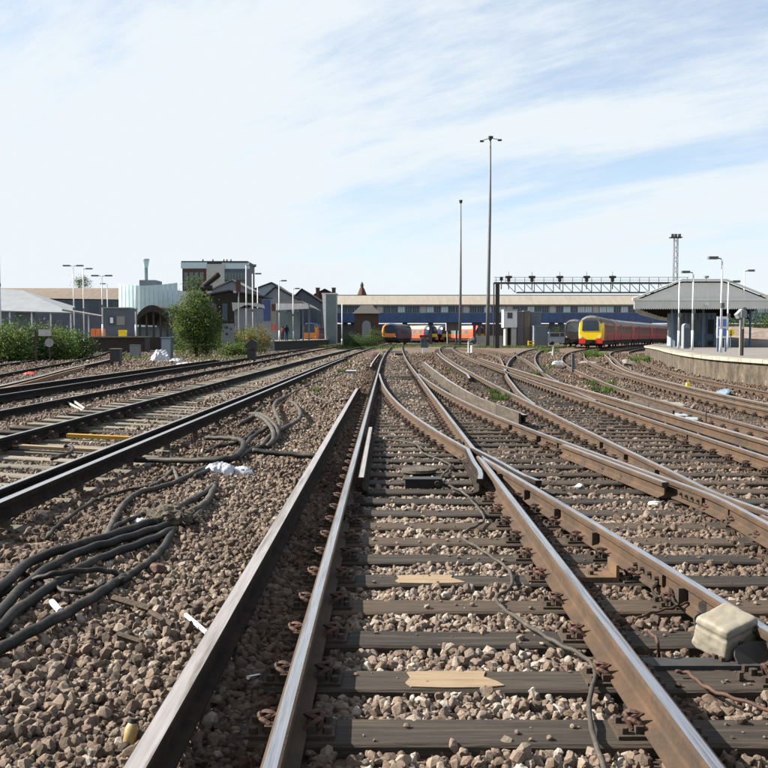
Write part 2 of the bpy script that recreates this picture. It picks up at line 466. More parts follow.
# F with its crossing of E's right rail
track_rail(tF, -G2, 20.2, 42.6, T['F'])
track_rail(tF, -G2, 44.2, 150, T['F'])
track_rail(tF, G2, 21.5, 150, T['F'])
for off in (-G2, G2):
    track_rail(tG, off, 36, 118, T['G'])
    track_rail(tH, off, 8, 200, T['H'])
    track_rail(tI, off, 14, 170, T['I'])
    track_rail(tLB, off, 5, 185, T['LB'], RD)
    track_rail(tLC, off, 12, 145, T['LC'], RD)
    track_rail(tLD, off, 14, 88, T['LD'], RD)
    track_rail(tLE, off, 24, 98, T['LE'], RD)
# conductor rails (0.41 m outside the gauge, 76 mm above)
CO = G2 + 0.41
conduct = []
def conductor(t, key, side, y0, y1, r0=0, r1=0.09, mats=TM):
    track_rail(t, side * CO, y0, y1, T[key], mats, 0.076, 'third', 'conductor_rail', r0, r1)
    conduct.append((t, key, side * CO, y0, y1))
conductor(tC, 'C', -1, 1.2, 26.5)
conductor(tC, 'C', -1, 44, 78, .05)
conductor(tE, 'E', 1, 5.0, 62, mats=[M['third_top'], M['rail_side']])
conductor(tE, 'E', -1, 33, 80, .09)
conductor(tLB, 'LB', 1, 5, 60, mats=[M['rail_top'], M['third_side']])
conductor(tLC, 'LC', -1, 14, 50)
conductor(tLD, 'LD', 1, 15, 60)
conductor(tI, 'I', -1, 17, 80, mats=[M['third_top'], M['rail_side']])
# guarded conductor rail right of the diverging track
cg = spline([(16.6,2.47),(18,2.37),(20.4,2.17),(25,2.05),(33,2.02),(42,2.06),(51,2.14)])
sweep_rail([Vector((cg(y), y, .07)) for y in ys_between(16.6, 51)], 'conductor_rail', T['D'], TM, 'third')
def boards(f, y0, y1, n, parent, matr, dx=-0.10, z0=-.17, z1=.105, both=False, th=.02):
    for k in range(n):
        a = y0 + (y1 - y0) * k / n; b = y0 + (y1 - y0) * (k + 1) / n - 0.03
        for d in ((dx, -dx) if both else (dx,)):
            mb = MB()
            A = Vector((f(a) + d, a, 0)); B = Vector((f(b) + d, b, 0))
            dv = (B - A).normalized(); s = Vector((dv.y, -dv.x, 0)) * th
            jz = random.uniform(-.006, .006)
            mb.add([A-s+Vector((0,0,z0)), A+s+Vector((0,0,z0)), B+s+Vector((0,0,z0)), B-s+Vector((0,0,z0)),
                    A-s+Vector((0,0,z1+jz)), A+s+Vector((0,0,z1+jz)), B+s+Vector((0,0,z1+jz)), B-s+Vector((0,0,z1+jz))],
                   [(3,2,1,0),(4,5,6,7),(0,1,5,4),(1,2,6,5),(2,3,7,6),(3,0,4,7)])
            mb.build('guard_board', matr, parent)
boards(cg, 16.55, 51, 17, T['D'], M['guard'])
fl = lambda y: tLD.p(y, CO).x
boards(fl, 20, 41, 10, T['LD'], M['guard_orange'], 0.12, -.12, .10)
boards(fl, 20, 41, 10, T['LD'], M['guard_orange'], 0.0, .104, .13, th=.17)
fh = lambda y: tH.p(y, -CO).x
boards(fh, 18.5, 22.5, 2, T['H'], M['guard'], -0.1, -.24, .0)
# insulators
ins = MB().cyl((0,0,-.19),(0,0,-.15),.075,.07,10).cyl((0,0,-.15),(0,0,-.08),.05,.06,10)
ins_me = ins.mesh('insulator', M['ceramic'])
for t, key, off, y0, y1 in conduct:
    y = y0 + 0.9
    while y < min(y1 - .6, 40):
        p = t.p(y, off); inst(ins_me, 'insulator', T[key], (p.x, p.y, p.z)); y += 1.83

# ------------------------------------------------------------------ rail chairs with their clips
def chair_mesh(seed):
    rnd = random.Random(seed); mb = MB()
    mb.box(-.18,.18,-.09,.09,-.183,-.160, 0)
    mb.box(-.105,-.072,-.07,.07,-.160,-.128, 0); mb.box(.072,.105,-.07,.07,-.160,-.128, 0)
    for sx in (-1, 1):
        mb.cyl((sx*.15, .055,-.160),(sx*.15,.055,-.135),.02,.018,6,0)
        mb.cyl((sx*.15,-.055,-.160),(sx*.15,-.055,-.135),.02,.018,6,0)
        j = rnd.uniform(-.008,.008)
        pts = []
        for k in range(17):        # sprung clip: a curl that bears on the rail foot
            a = k / 16
            yy = -.062 + .124 * a + j
            xx = sx * (.058 + .062 * abs(math.sin(a * math.pi * 2.0)) ** .8)
            zz_ = -.148 + .040 * math.sin(a * math.pi) ** .6 + .008 * math.sin(a * math.pi * 4)
            pts.append((xx, yy, zz_))
        mb.tube(pts, .0115, 6, 1)
        mb.tube([(sx*(.112+.018*math.sin(q/9*3.14)),-.03+.055*q/9,-.15+.048*math.sin(q/9*3.14)) for q in range(10)], .0115, 6, 1)
    return mb.mesh('rail_chair', [M['iron'], M['clip']])
def chair_far():
    mb = MB(); mb.box(-.17,.17,-.085,.085,-.183,-.158,0)
    for sx in (-1,1):
        mb.box(min(sx*.075,sx*.13),max(sx*.075,sx*.13),-.045,.045,-.158,-.09,1)
    return mb.mesh('rail_chair', [M['iron'], M['iron']])
chairs = [chair_mesh(s) for s in range(4)]
chair_lo = chair_far()

# ------------------------------------------------------------------ sleepers
def sleeper_mesh(x0, x1, w, seed, mt):
    rnd = random.Random(seed)
    n = max(3, int((x1 - x0) / .45)); mb = MB(); vs = []
    for i in range(n + 1):
        x = x0 + (x1 - x0) * i / n
        a = w / 2 + rnd.uniform(-.006, .006); b = w / 2 + rnd.uniform(-.006, .006); t1 = rnd.uniform(-.004, .004); t2 = rnd.uniform(-.004, .004)
        vs += [(x, -a, -.30), (x, -a, -.012 + t1), (x, -a + .014, t1), (x, b - .014, t2), (x, b, -.012 + t2), (x, b, -.30)]
    fs = []
    for i in range(n):
        for k in range(6): fs.append((i*6+k, (i+1)*6+k, (i+1)*6+(k+1) % 6, i*6+(k+1) % 6))
    fs += [tuple(range(5,-1,-1)), tuple(range(n*6, n*6+6))]
    mb.add(vs, fs)
    me = mb.mesh('sleeper', mt)
    bmx = bmesh.new(); bmx.from_mesh(me); bmesh.ops.recalc_face_normals(bmx, faces=bmx.faces); bmx.to_mesh(me); bmx.free()
    return me
_sl = {}
sleeper_rects = []     # (cx, cy, half length, half width, angle) for ballast clearance
def add_sleeper(key, x0, x1, y, cx, z, ang, mt, w=.25, near=False):
    L_ = round(x1 - x0, 1); k = (L_, mt.name, random.randrange(4), w)
    if k not in _sl: _sl[k] = sleeper_mesh(-L_/2, L_/2, w, hash(k[2]) + int(L_*10), mt)
    mid = (x0 + x1) / 2
    o = inst(_sl[k], 'sleeper', T[key], (cx + mid * math.cos(ang), y + mid * math.sin(ang), z), ang)
    sleeper_rects.append((cx + mid * math.cos(ang), y + mid * math.sin(ang), L_/2, w/2, ang))
    return o
def put_chair(sl, x, y, z, ang):
    me = chairs[random.randrange(4)] if y < 24 else chair_lo
    o = bpy.data.objects.new('rail_chair', me); COL.objects.link(o); o.parent = sl
    # child of an already turned sleeper: convert to its local frame
    d = Vector((x, y, z)) - wloc(sl); a = sl.rotation_euler.z
    o.location = (d.x * math.cos(a) + d.y * math.sin(a), -d.x * math.sin(a) + d.y * math.cos(a), d.z)
    o.rotation_euler = (0, 0, ang - a + random.uniform(-.04, .04))
    return o
ST = -.175
patch_me = MB().slab([(-.20,-.10),(-.05,-.112),(.14,-.108),(.235,-.085),(.205,-.03),(.15,.03),(.165,.10),(.02,.108),(-.13,.10),(-.215,.09),(-.20,.02),(-.225,-.05)],.001,.006).mesh('pale_patch', M['fresh_wood'])
y = 3.83 - .61 * 3; k = -3
while y < 105:
    if y < 14.2: x1 = 2.72
    elif y < 36: x1 = Ur(y) + .50
    else: x1 = C(y) + 1.32
    x0 = C(y) - 1.45 if y < 27 else C(y) - 1.32
    ang = random.uniform(-.006, .006)
    mt = M['timber_brown'] if random.random() < .13 else M['timber']
    if k == 3: mt = M['timber_brown']
    yy = y + random.uniform(-.02, .02)
    s = add_sleeper('C', x0, x1, yy, 0, ST, ang, mt, .26)
    if k in (1, 4):
        p = inst(patch_me, 'wood_patch', s, (0,0,0)); d = Vector((.325 if k == 1 else .30, yy, ST)) - Vector((wloc(s)))
        p.location = (d.x, 0, 0)
    if y < 58:
        rl = [(tC.p(y,-G2).x, tC.ang(y)), (Rr(y), tC.ang(y))]
        if y < 34: rl += [(Qr(y), tD.ang(y))]
        if 14.2 <= y < 34 : rl += [(Ur(y), tD.ang(y))]
        if y < 14.2 and Ur(y) < 2.75: rl += [(Ur(y), tD.ang(y))]
        xs = []
        for x, a in rl:
            if all(abs(x - q) > .22 for q in xs): put_chair(s, x, yy, 0, a); xs.append(x)
    y += .61; k += 1
y = 3.83 - .61 * 3; k = 0
while y < 120:
    ang = tE.ang(y)
    x0 = (2.80 if y < 14.2 else Wr(y) - .5); x1 = E(y) + 1.3
    mt = M['timber_brown'] if random.random() < .2 else M['timber']
    s = add_sleeper('E', (x0 - E(y)), (x1 - E(y)), y, E(y), ST, ang + random.uniform(-.01,.01), mt, .25)
    if y < 52:
        for x in ([Wr(y), tE.p(y,G2).x] + ([Ur(y)] if y < 14.2 and abs(Ur(y) - Wr(y)) > .25 and Ur(y) > 2.75 else [])): put_chair(s, x, y, 0, ang)
    y += .61
def plain_sleepers(t, key, y0, y1, sp, mt, half=1.28, chairs_to=0, frac=None, mt2=None):
    y = y0
    while y < y1:
        q = mt2 if (mt2 and random.random() < frac) else mt
        s = add_sleeper(key, -half, half, y, t.fn(y), t.lift + ST, t.ang(y) + random.uniform(-.012,.012), q, .25)
        if abs(t.cant) > 0: s.rotation_euler = (0, math.atan(t.cant), s.rotation_euler.z)
        if y < chairs_to:
            for off in (-G2, G2):
                p = t.p(y, off); put_chair(s, p.x, p.y, p.z, t.ang(y))
        y += sp
plain_sleepers(tF, 'F', 24.5, 95, .66, M['timber'], 1.25, 45, .2, M['timber_brown'])
plain_sleepers(tH, 'H', 12, 95, .68, M['timber'], 1.28, 36, .5, M['timber_brown'])
plain_sleepers(tI, 'I', 15, 70, .72, M['timber_brown'], 1.28, 30)
plain_sleepers(tLB, 'LB', 5.2, 95, .66, M['timber_pale'], 1.75, 28, .12, M['timber'])
plain_sleepers(tLC, 'LC', 12, 80, .7, M['timber'], 1.3, 0, .4, M['timber_pale'])
plain_sleepers(tLD, 'LD', 15, 60, .72, M['timber'], 1.3)
plain_sleepers(tLE, 'LE', 25, 70, .8, M['timber'], 1.3)

# ------------------------------------------------------------------ ground sheet
def axis(lo, hi, fine, grow):
    a = [0.0]; s = fine
    while a[-1] < hi: a.append(a[-1] + max(fine, a[-1] * grow))
    b = [0.0]
    while b[-1] < -lo: b.append(b[-1] + max(fine, b[-1] * grow))
    return sorted(set([-q for q in b] + a))
xs = axis(-1500, 1500, .35, .03); ys_ = axis(-60, 2500, .4, .025)
gv = []
for yv in ys_:
    for xv in xs:
        d = min(1, max(0, (yv - 80) / 60)); e = min(1, max(0, (abs(xv) - 25) / 20))
        w = max(d, e)
        gv.append((xv, yv, gz(xv, yv) * (1 - w) + (-.24) * w))
nx = len(xs); gf = []
for j in range(len(ys_)-1):
    for i in range(nx-1): gf.append((j*nx+i, j*nx+i+1, (j+1)*nx+i+1, (j+1)*nx+i))
g = MB(); g.v = gv; g.f = gf; g.m = [0]*len(gf)

mt, t, b = new_mat('ballast_ground'); M['ground'] = mt
b.inputs['Roughness'].default_value = 0.95
geo = t.nodes.new('ShaderNodeNewGeometry')
vor = t.nodes.new('ShaderNodeTexVoronoi'); vor.inputs['Scale'].default_value = 17
t.links.new(geo.outputs['Position'], vor.inputs['Vector'])
vr = t.nodes.new('ShaderNodeSeparateColor'); t.links.new(vor.outputs['Color'], vr.inputs[0])
r1 = t.nodes.new('ShaderNodeValToRGB')
r1.color_ramp.elements[0].color = (.035,.026,.019,1); r1.color_ramp.elements[1].color = (.18,.135,.10,1)
t.links.new(vr.outputs[0], r1.inputs[0])
nz = t.nodes.new('ShaderNodeTexNoise'); nz.inputs['Scale'].default_value = .35; nz.inputs['Detail'].default_value = 7; nz.inputs['Roughness'].default_value = .7
t.links.new(geo.outputs['Position'], nz.inputs[0])
r2 = t.nodes.new('ShaderNodeValToRGB'); r2.color_ramp.elements[0].position = .38; r2.color_ramp.elements[1].position = .62
t.links.new(nz.outputs[0], r2.inputs[0])
mx = t.nodes.new('ShaderNodeMix'); mx.data_type = 'RGBA'; mx.blend_type = 'MULTIPLY'
r2.color_ramp.elements[0].color = (.42,.33,.25,1); r2.color_ramp.elements[1].color = (.95,.92,.88,1)
mx.inputs[0].default_value = 1
t.links.new(r1.outputs[0], mx.inputs[6]); t.links.new(r2.outputs[0], mx.inputs[7])
t.links.new(mx.outputs[2], b.inputs['Base Color'])
bp = t.nodes.new('ShaderNodeBump'); bp.inputs['Strength'].default_value = 1.0; bp.inputs['Distance'].default_value = .03; bp.invert = True
t.links.new(vor.outputs['Distance'], bp.inputs['Height']); t.links.new(bp.outputs[0], b.inputs['Normal'])
ground = kind(g.build('ground', M['ground'], smooth=True), 'structure')

# ------------------------------------------------------------------ ballast stones
def stone_proto(seed, sub):
    rnd = random.Random(seed)
    bmx = bmesh.new(); sc = Vector((1, rnd.uniform(.6,.95), rnd.uniform(.5,.8)))
    for _ in range(26 if sub > 1 else 15):
        d_ = Vector([rnd.gauss(0,1) for _ in range(3)]).normalized() * rnd.uniform(.40,.54)
        d_.x = math.copysign(min(abs(d_.x), .43), d_.x); d_.y = math.copysign(min(abs(d_.y), .40), d_.y); d_.z = math.copysign(min(abs(d_.z), .38), d_.z)
        bmx.verts.new(Vector((d_.x*sc.x, d_.y*sc.y, d_.z*sc.z)) * 1.12)
    r_ = bmesh.ops.convex_hull(bmx, input=bmx.verts[:])
    bmesh.ops.delete(bmx, geom=list({g for g in r_['geom_interior'] if isinstance(g, bmesh.types.BMVert)}), context='VERTS')
    if sub > 1:
        bmesh.ops.bevel(bmx, geom=bmx.edges[:], offset=.018, segments=1, affect='EDGES', clamp_overlap=True)
    me = bpy.data.meshes.new('stone'); bmx.to_mesh(me); bmx.free()
    me.materials.append(M['stone'])
    return bpy.data.objects.new('stone', me)
mt, t, b = new_mat('crushed_granite'); M['stone'] = mt
b.inputs['Roughness'].default_value = .88
at_ = t.nodes.new('ShaderNodeAttribute'); at_.attribute_type = 'INSTANCER'; at_.attribute_name = 'tone'
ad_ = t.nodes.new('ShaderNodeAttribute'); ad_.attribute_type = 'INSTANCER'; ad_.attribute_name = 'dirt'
rp = t.nodes.new('ShaderNodeValToRGB'); cr = rp.color_ramp
cr.elements[0].position = 0; cr.elements[0].color = (.045,.033,.027,1)
cr.elements[1].position = 1; cr.elements[1].color = (.40,.37,.34,1)
for p_, c_ in ((.18,(.078,.054,.041,1)),(.38,(.142,.100,.075,1)),(.52,(.180,.132,.102,1)),(.62,(.160,.126,.102,1)),(.75,(.230,.180,.142,1)),(.88,(.29,.255,.225,1))):
    e_ = cr.elements.new(p_); e_.color = c_
t.links.new(at_.outputs['Fac'], rp.inputs[0])
tcn = t.nodes.new('ShaderNodeTexCoord')
nz = t.nodes.new('ShaderNodeTexNoise'); nz.inputs['Scale'].default_value = 3.5; nz.inputs['Detail'].default_value = 7; nz.inputs['Roughness'].default_value = .75
t.links.new(tcn.outputs['Object'], nz.inputs[0])
mm = t.nodes.new('ShaderNodeMapRange'); mm.inputs[1].default_value = .3; mm.inputs[2].default_value = .7; mm.inputs[3].default_value = .68; mm.inputs[4].default_value = 1.2
t.links.new(nz.outputs[0], mm.inputs[0])
mx = t.nodes.new('ShaderNodeMix'); mx.data_type = 'RGBA'; mx.blend_type = 'MULTIPLY'; mx.inputs[0].default_value = 1
t.links.new(rp.outputs[0], mx.inputs[6]); t.links.new(mm.outputs[0], mx.inputs[7])
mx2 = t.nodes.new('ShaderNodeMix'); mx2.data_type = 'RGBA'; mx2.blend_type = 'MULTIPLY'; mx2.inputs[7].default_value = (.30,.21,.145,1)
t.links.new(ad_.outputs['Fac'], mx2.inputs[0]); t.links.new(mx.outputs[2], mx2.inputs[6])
t.links.new(mx2.outputs[2], b.inputs['Base Color'])
bp = t.nodes.new('ShaderNodeBump'); bp.inputs['Strength'].default_value = .5; bp.inputs['Distance'].default_value = .05
t.links.new(nz.outputs[0], bp.inputs['Height']); t.links.new(bp.outputs[0], b.inputs['Normal'])
protoA = bpy.data.collections.new('stones_near'); protoB = bpy.data.collections.new('stones_far')
for s_ in range(9): protoA.objects.link(stone_proto(s_, 3 if s_ < 9 else 2))
for s_ in range(6): protoB.objects.link(stone_proto(50 + s_, 1))

def scatter(name, P, rot, scl, tone, dirt_shade, coll, label=None, kind_='stuff', parent=None):
    me = bpy.data.meshes.new(name); me.vertices.add(len(P)); me.vertices.foreach_set('co', np.asarray(P, np.float32).ravel())
    for nm, arr, ty in (('rot', rot, 'FLOAT_VECTOR'), ('scl', scl, 'FLOAT'), ('tone', tone, 'FLOAT'), ('dirt', dirt_shade, 'FLOAT')):
        a_ = me.attributes.new(nm, ty, 'POINT'); a_.data.foreach_set('vector' if ty == 'FLOAT_VECTOR' else 'value', np.asarray(arr, np.float32).ravel())
    o = bpy.data.objects.new(name, me); COL.objects.link(o)
    ng = bpy.data.node_groups.new(name + '_nodes', 'GeometryNodeTree')
    ng.interface.new_socket('Geometry', in_out='INPUT', socket_type='NodeSocketGeometry')
    ng.interface.new_socket('Geometry', in_out='OUTPUT', socket_type='NodeSocketGeometry')
    gi = ng.nodes.new('NodeGroupInput'); go = ng.nodes.new('NodeGroupOutput')
    ip = ng.nodes.new('GeometryNodeInstanceOnPoints'); ci = ng.nodes.new('GeometryNodeCollectionInfo')
    ci.inputs['Collection'].default_value = coll; ci.inputs['Separate Children'].default_value = True; ci.inputs['Reset Children'].default_value = True
    def named(nm, ty):
        n_ = ng.nodes.new('GeometryNodeInputNamedAttribute'); n_.data_type = ty; n_.inputs['Name'].default_value = nm
        return n_.outputs['Attribute']
    l = ng.links.new
    l(gi.outputs[0], ip.inputs['Points']); l(ci.outputs[0], ip.inputs['Instance']); ip.inputs['Pick Instance'].default_value = True
    rv = ng.nodes.new('FunctionNodeRandomValue'); rv.data_type = 'INT'
    rv.inputs[4].default_value = 0; rv.inputs[5].default_value = len(coll.objects) - 1
    l(rv.outputs[2], ip.inputs['Instance Index'])
    l(named('rot', 'FLOAT_VECTOR'), ip.inputs['Rotation']); l(named('scl', 'FLOAT'), ip.inputs['Scale'])
    l(ip.outputs[0], go.inputs[0])
    md = o.modifiers.new('scatter', 'NODES'); md.node_group = ng
    if kind_: o['kind'] = kind_
    if label: o['label'] = label
    if parent is not None: o.parent = parent
    return o

# lookup grid of sleeper tops so stones lie between them
SG = {}
for q in sleeper_rects:
    if q[1] > 62: continue
    SG.setdefault(int(q[1] // 1), []).append(q)
def on_sleeper(x, y, pad):
    for r_ in (int(y // 1) - 1, int(y // 1), int(y // 1) + 1):
        for cx, cy, hl, hw, a in SG.get(r_, ()):
            if x < -.50 and cx > -2.5: continue
            dx = x - cx; dy = y - cy; u = dx*math.cos(a) + dy*math.sin(a); v_ = -dx*math.sin(a) + dy*math.cos(a)
            if abs(u) < hl + pad and abs(v_) < hw + pad + .035*mnoise.noise((x*3.1, y*3.1, 2.0)) - .012: return True
    return False
_TY = np.arange(0, 200, .25); _TT = []
for t_ in tracks:
    _TT.append((t_.y0, t_.y1, [t_.fn(q) for q in _TY], [math.hypot(1, slope(t_.fn, q)) for q in _TY]))
def near_rail(x, y):
    d = 9.0; i = int(y * 4); fr = y * 4 - i
    for y0_, y1_, fx, nn in _TT:
        if y < y0_ or y > y1_: continue
        o_ = abs((x - fx[i] * (1 - fr) - fx[i+1] * fr) / nn[i])
        d = min(d, abs(o_ - G2))
    return d
def dirt_shade_at(x, y):
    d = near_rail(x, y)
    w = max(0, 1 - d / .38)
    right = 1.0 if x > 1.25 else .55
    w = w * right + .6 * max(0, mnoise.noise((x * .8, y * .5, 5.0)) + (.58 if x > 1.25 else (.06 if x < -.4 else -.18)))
    if -3.4 < x < -1.2 and y < 24: w += .75 * bumpf(x, -2.75, .75) * (.5 + .9*mnoise.noise((x*1.6, y*1.1, 9.)) + .3)  # grime beside the cables, deepened to carry the shadow of the tangle too
    if -.85 < x < -.3: w += .45  # shade between conductor and running rail, painted into the stone colour
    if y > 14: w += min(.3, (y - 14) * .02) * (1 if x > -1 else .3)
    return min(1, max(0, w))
def ballast(y0, y1, dens, size, coll, name, label, layers=1.0, widen=0.8):
    P = []; Rr_ = []; S = []; Tn = []; Dn = []
    
    y = y0; step = .5
    while y < y1:
        half = (y + step) * .415 + widen; n_ = int(dens * step * (2 * half + 1.2) * layers)
        X = rng.uniform(-half, half + 1.2, n_); Y = rng.uniform(y, y + step, n_)
        for x, yv in zip(X, Y):
            s_ = size * float(np.clip(rng.lognormal(0, .34), .4, 2.0))
            top = on_sleeper(x, yv, -.012 if y1 < 20 else 0.01)
            if top and rng.random() > (.045 if x > 1.3 or x < -1 else .028): continue
            if top: s_ *= rng.uniform(.3, .8)
            if x < -15 and rng.random() < .4: continue
            nr = near_rail(x, yv)
            if nr < .075 : continue
            base = gz(x, yv)
            z = (max(base, ST - .0) if top else base) + s_ * (.22 if top else rng.uniform(.02, .42))
            if not top and nr > .55 and rng.random() < .25: z += s_ * .3
            P.append((x, yv, z)); Rr_.append(rng.uniform(0, 6.283, 3) if not top else (rng.uniform(-.3,.3), rng.uniform(-.3,.3), rng.uniform(0,6.28)))
            S.append(s_); Tn.append(np.clip(rng.beta(2.4, 2.6) + (.10 if -.35 < x < 1.1 else -.03), 0, .93)); Dn.append(dirt_shade_at(x, yv) * rng.uniform(.6, 1.1))
        y += step
    return scatter(name, P, Rr_, S, Tn, Dn, coll, label)
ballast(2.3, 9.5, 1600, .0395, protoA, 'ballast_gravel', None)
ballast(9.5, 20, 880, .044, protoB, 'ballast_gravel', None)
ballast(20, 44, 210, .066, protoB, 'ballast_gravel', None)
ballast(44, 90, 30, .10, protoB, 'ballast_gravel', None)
# ================================================================== background: buildings, trains, masts, platforms
def W(px, py, Y): return at(px, py, Y)
def X_(px, Y): return at(px, 336, Y).x
def Z_(py, Y): return at(384, py, Y).z
M['roof_tan'] = mat('tan_corrugated_roof', (0.47, 0.43, 0.37), (0.39, 0.355, 0.305), .8, rough=.9, stretch=(3, .3, .3), wear=(.36,.32,.27), wscale=.5)
M['roof_brown'] = mat('brown_corrugated_roof', (0.30, 0.24, 0.20), (0.22, 0.18, 0.15), .5, rough=.85, stretch=(4,1,1))
M['blue_panel'] = mat('navy_blue_cladding', (0.10, 0.20, 0.46), (0.07, 0.15, 0.36), .6, rough=.6, wear=(.09,.13,.22), wscale=.5)
M['frame_pale'] = mat('pale_blue_grey_frame', (0.48, 0.60, 0.70), (0.38, 0.49, 0.58), 1, rough=.6)
M['glass_dark'] = mat('dark_glass', (0.07, 0.12, 0.17), (0.04, 0.075, 0.115), .8, rough=.15)
M['glass_teal'] = mat('teal_glass', (0.46, 0.60, 0.64), (0.38, 0.52, 0.57), .3, rough=.2, k=.95, stretch=(1,1,2))  # base colour raised to stand in for light coming through from behind
M['glass_mid'] = mat('grey_green_glass', (0.24, 0.33, 0.36), (0.16, 0.24, 0.27), .4, rough=.22)
M['white'] = mat('white_paint', (0.78, 0.79, 0.80), (0.62, 0.64, 0.66), 1.5, rough=.6, k=.85)
M['white_dirty'] = mat('dirty_white_paint', (0.56, 0.57, 0.57), (0.42, 0.43, 0.44), 1.2, rough=.7, wear=(.38,.34,.30), wscale=.6, k=.75)
M['brick'] = mat('brown_brick', (0.15, 0.10, 0.07), (0.09, 0.064, 0.047), 5, rough=.9)
M['brick_red'] = mat('red_brown_brick', (0.21, 0.105, 0.08), (0.13, 0.07, 0.055), 3, rough=.9)
M['slate'] = mat('slate_roof', (0.12, 0.115, 0.115), (0.075, 0.073, 0.075), 2, rough=.75)
M['grey_wall'] = mat('grey_render_wall', (0.40, 0.44, 0.50), (0.32, 0.355, 0.41), 1, rough=.8)
M['grey_blue'] = mat('blue_grey_painted_steel', (0.165, 0.20, 0.27), (0.12, 0.15, 0.21), 1.3, rough=.65)
M['blue_post'] = mat('pale_blue_paint', (0.24, 0.36, 0.50), (0.18, 0.28, 0.42), 2, rough=.6)
M['orange'] = mat('orange_paint', (0.85, 0.22, 0.06), (0.65, 0.16, 0.05), 2, rough=.6, k=.8)
M['yellow'] = mat('bright_yellow_paint', (0.93, 0.68, 0.015), (0.85, 0.58, 0.015), 1.2, rough=.45, k=.85)
M['red'] = mat('bright_red_paint', (0.75, 0.05, 0.03), (0.6, 0.04, 0.03), 1.2, rough=.45, k=.75)
M['red_orange'] = mat('red_orange_train_paint', (0.85, 0.13, 0.06), (0.7, 0.10, 0.05), 1, rough=.45, k=.75)
M['maroon'] = mat('maroon_train_paint', (0.80, 0.06, 0.065), (0.60, 0.045, 0.05), 1.5, rough=.45)
M['train_grey'] = mat('grey_train_roof', (0.20, 0.20, 0.205), (0.14, 0.14, 0.145), 1, rough=.7)
M['train_pale'] = mat('pale_train_roof', (0.46, 0.45, 0.43), (0.35, 0.34, 0.33), .6, rough=.7)
M['train_olive'] = mat('reflective_train_glass', (0.23, 0.19, 0.085), (0.12, 0.10, 0.05), .8, rough=.5)
M['train_blue'] = mat('dark_blue_train_paint', (0.035, 0.055, 0.14), (0.025, 0.04, 0.10), 1, rough=.4)
M['underframe'] = mat('black_underframe', (0.035, 0.033, 0.03), (0.02, 0.019, 0.018), 3, rough=.85)
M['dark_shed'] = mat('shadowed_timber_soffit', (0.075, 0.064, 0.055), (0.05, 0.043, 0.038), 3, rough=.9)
M['platform_top'] = mat('grey_platform_asphalt', (0.30, 0.285, 0.27), (0.23, 0.22, 0.21), .8, rough=.92, bump=.2)
M['coping'] = mat('pale_stone_coping', (0.62, 0.58, 0.50), (0.48, 0.44, 0.37), 2.2, rough=.9, wear=(.36,.30,.23), wscale=1.2)
M['green'] = mat('leaf_green', (0.12, 0.22, 0.045), (0.06, 0.12, 0.024), 1.2, rough=.7, k=.75)
M['green_pale'] = mat('yellow_green_leaf', (0.19, 0.22, 0.055), (0.10, 0.14, 0.035), 1.2, rough=.7, k=.75)
M['green_dark'] = mat('dark_leaf_green', (0.065, 0.105, 0.035), (0.035, 0.06, 0.022), 1.2, rough=.7, k=.75)
M['green_autumn'] = mat('orange_brown_leaf', (0.30, 0.16, 0.05), (0.17, 0.10, 0.035), 2, rough=.75, k=.75)
M['bark'] = mat('brown_bark', (0.14, 0.10, 0.075), (0.08, 0.06, 0.045), 6, rough=.95)
M['lamp_white'] = mat('white_lamp_post_paint', (0.74, 0.78, 0.82), (0.62, 0.66, 0.72), 2, rough=.5, k=.85)
M['lamp_grey'] = mat('grey_lamp_head', (0.24, 0.26, 0.28), (0.18, 0.19, 0.2), 3, rough=.5)
M['mast'] = mat('grey_mast_steel', (0.27, 0.285, 0.31), (0.20, 0.215, 0.24), 2, rough=.6)
M['gantry'] = mat('blue_grey_gantry_paint', (0.145, 0.175, 0.215), (0.10, 0.12, 0.15), 2, rough=.6)
M['earth'] = mat('brown_earth', (0.20, 0.15, 0.10), (0.12, 0.09, 0.06), 1.5, rough=.95)
M['poster_blue'] = mat('blue_poster', (0.08, 0.14, 0.42), (0.06, 0.10, 0.32), 1, rough=.5)
M['sign_blue'] = mat('mid_blue_sign', (0.13, 0.22, 0.62), (0.10, 0.18, 0.52), 1, rough=.5, k=.8)

for nm in ('green', 'green_pale', 'green_dark', 'green_autumn'):      # thin leaves let light through
    t = M[nm].node_tree; b = t.nodes['Principled BSDF']; tr_ = t.nodes.new('ShaderNodeBsdfTranslucent'); ms_ = t.nodes.new('ShaderNodeMixShader'); ms_.inputs[0].default_value = .4
    t.links.new(b.inputs['Base Color'].links[0].from_socket, tr_.inputs[0])
    t.links.new(b.outputs[0], ms_.inputs[1]); t.links.new(tr_.outputs[0], ms_.inputs[2]); t.links.new(ms_.outputs[0], t.nodes['Material Output'].inputs[0])

# stained platform wall
mt, t, b = new_mat('stained_brick_platform_wall'); M['pwall'] = mt
b.inputs['Roughness'].default_value = .92
tcn = t.nodes.new('ShaderNodeTexCoord'); mpn = t.nodes.new('ShaderNodeMapping'); mpn.inputs['Scale'].default_value = (1.0, 1.0, .6)
t.links.new(tcn.outputs['Object'], mpn.inputs[0])
nz = t.nodes.new('ShaderNodeTexNoise'); nz.inputs['Scale'].default_value = 1.9; nz.inputs['Detail'].default_value = 10; nz.inputs['Roughness'].default_value = .85
t.links.new(mpn.outputs[0], nz.inputs[0])
rp = t.nodes.new('ShaderNodeValToRGB'); cr = rp.color_ramp
cr.elements[0].position = .38; cr.elements[0].color = (.018,.015,.012,1); cr.elements[1].position = .68; cr.elements[1].color = (.24,.225,.20,1)
for p_, c_ in ((.45,(.022,.018,.014,1)),(.50,(.045,.035,.025,1)),(.54,(.080,.060,.036,1)),(.58,(.058,.048,.038,1))):
    e_ = cr.elements.new(p_); e_.color = c_
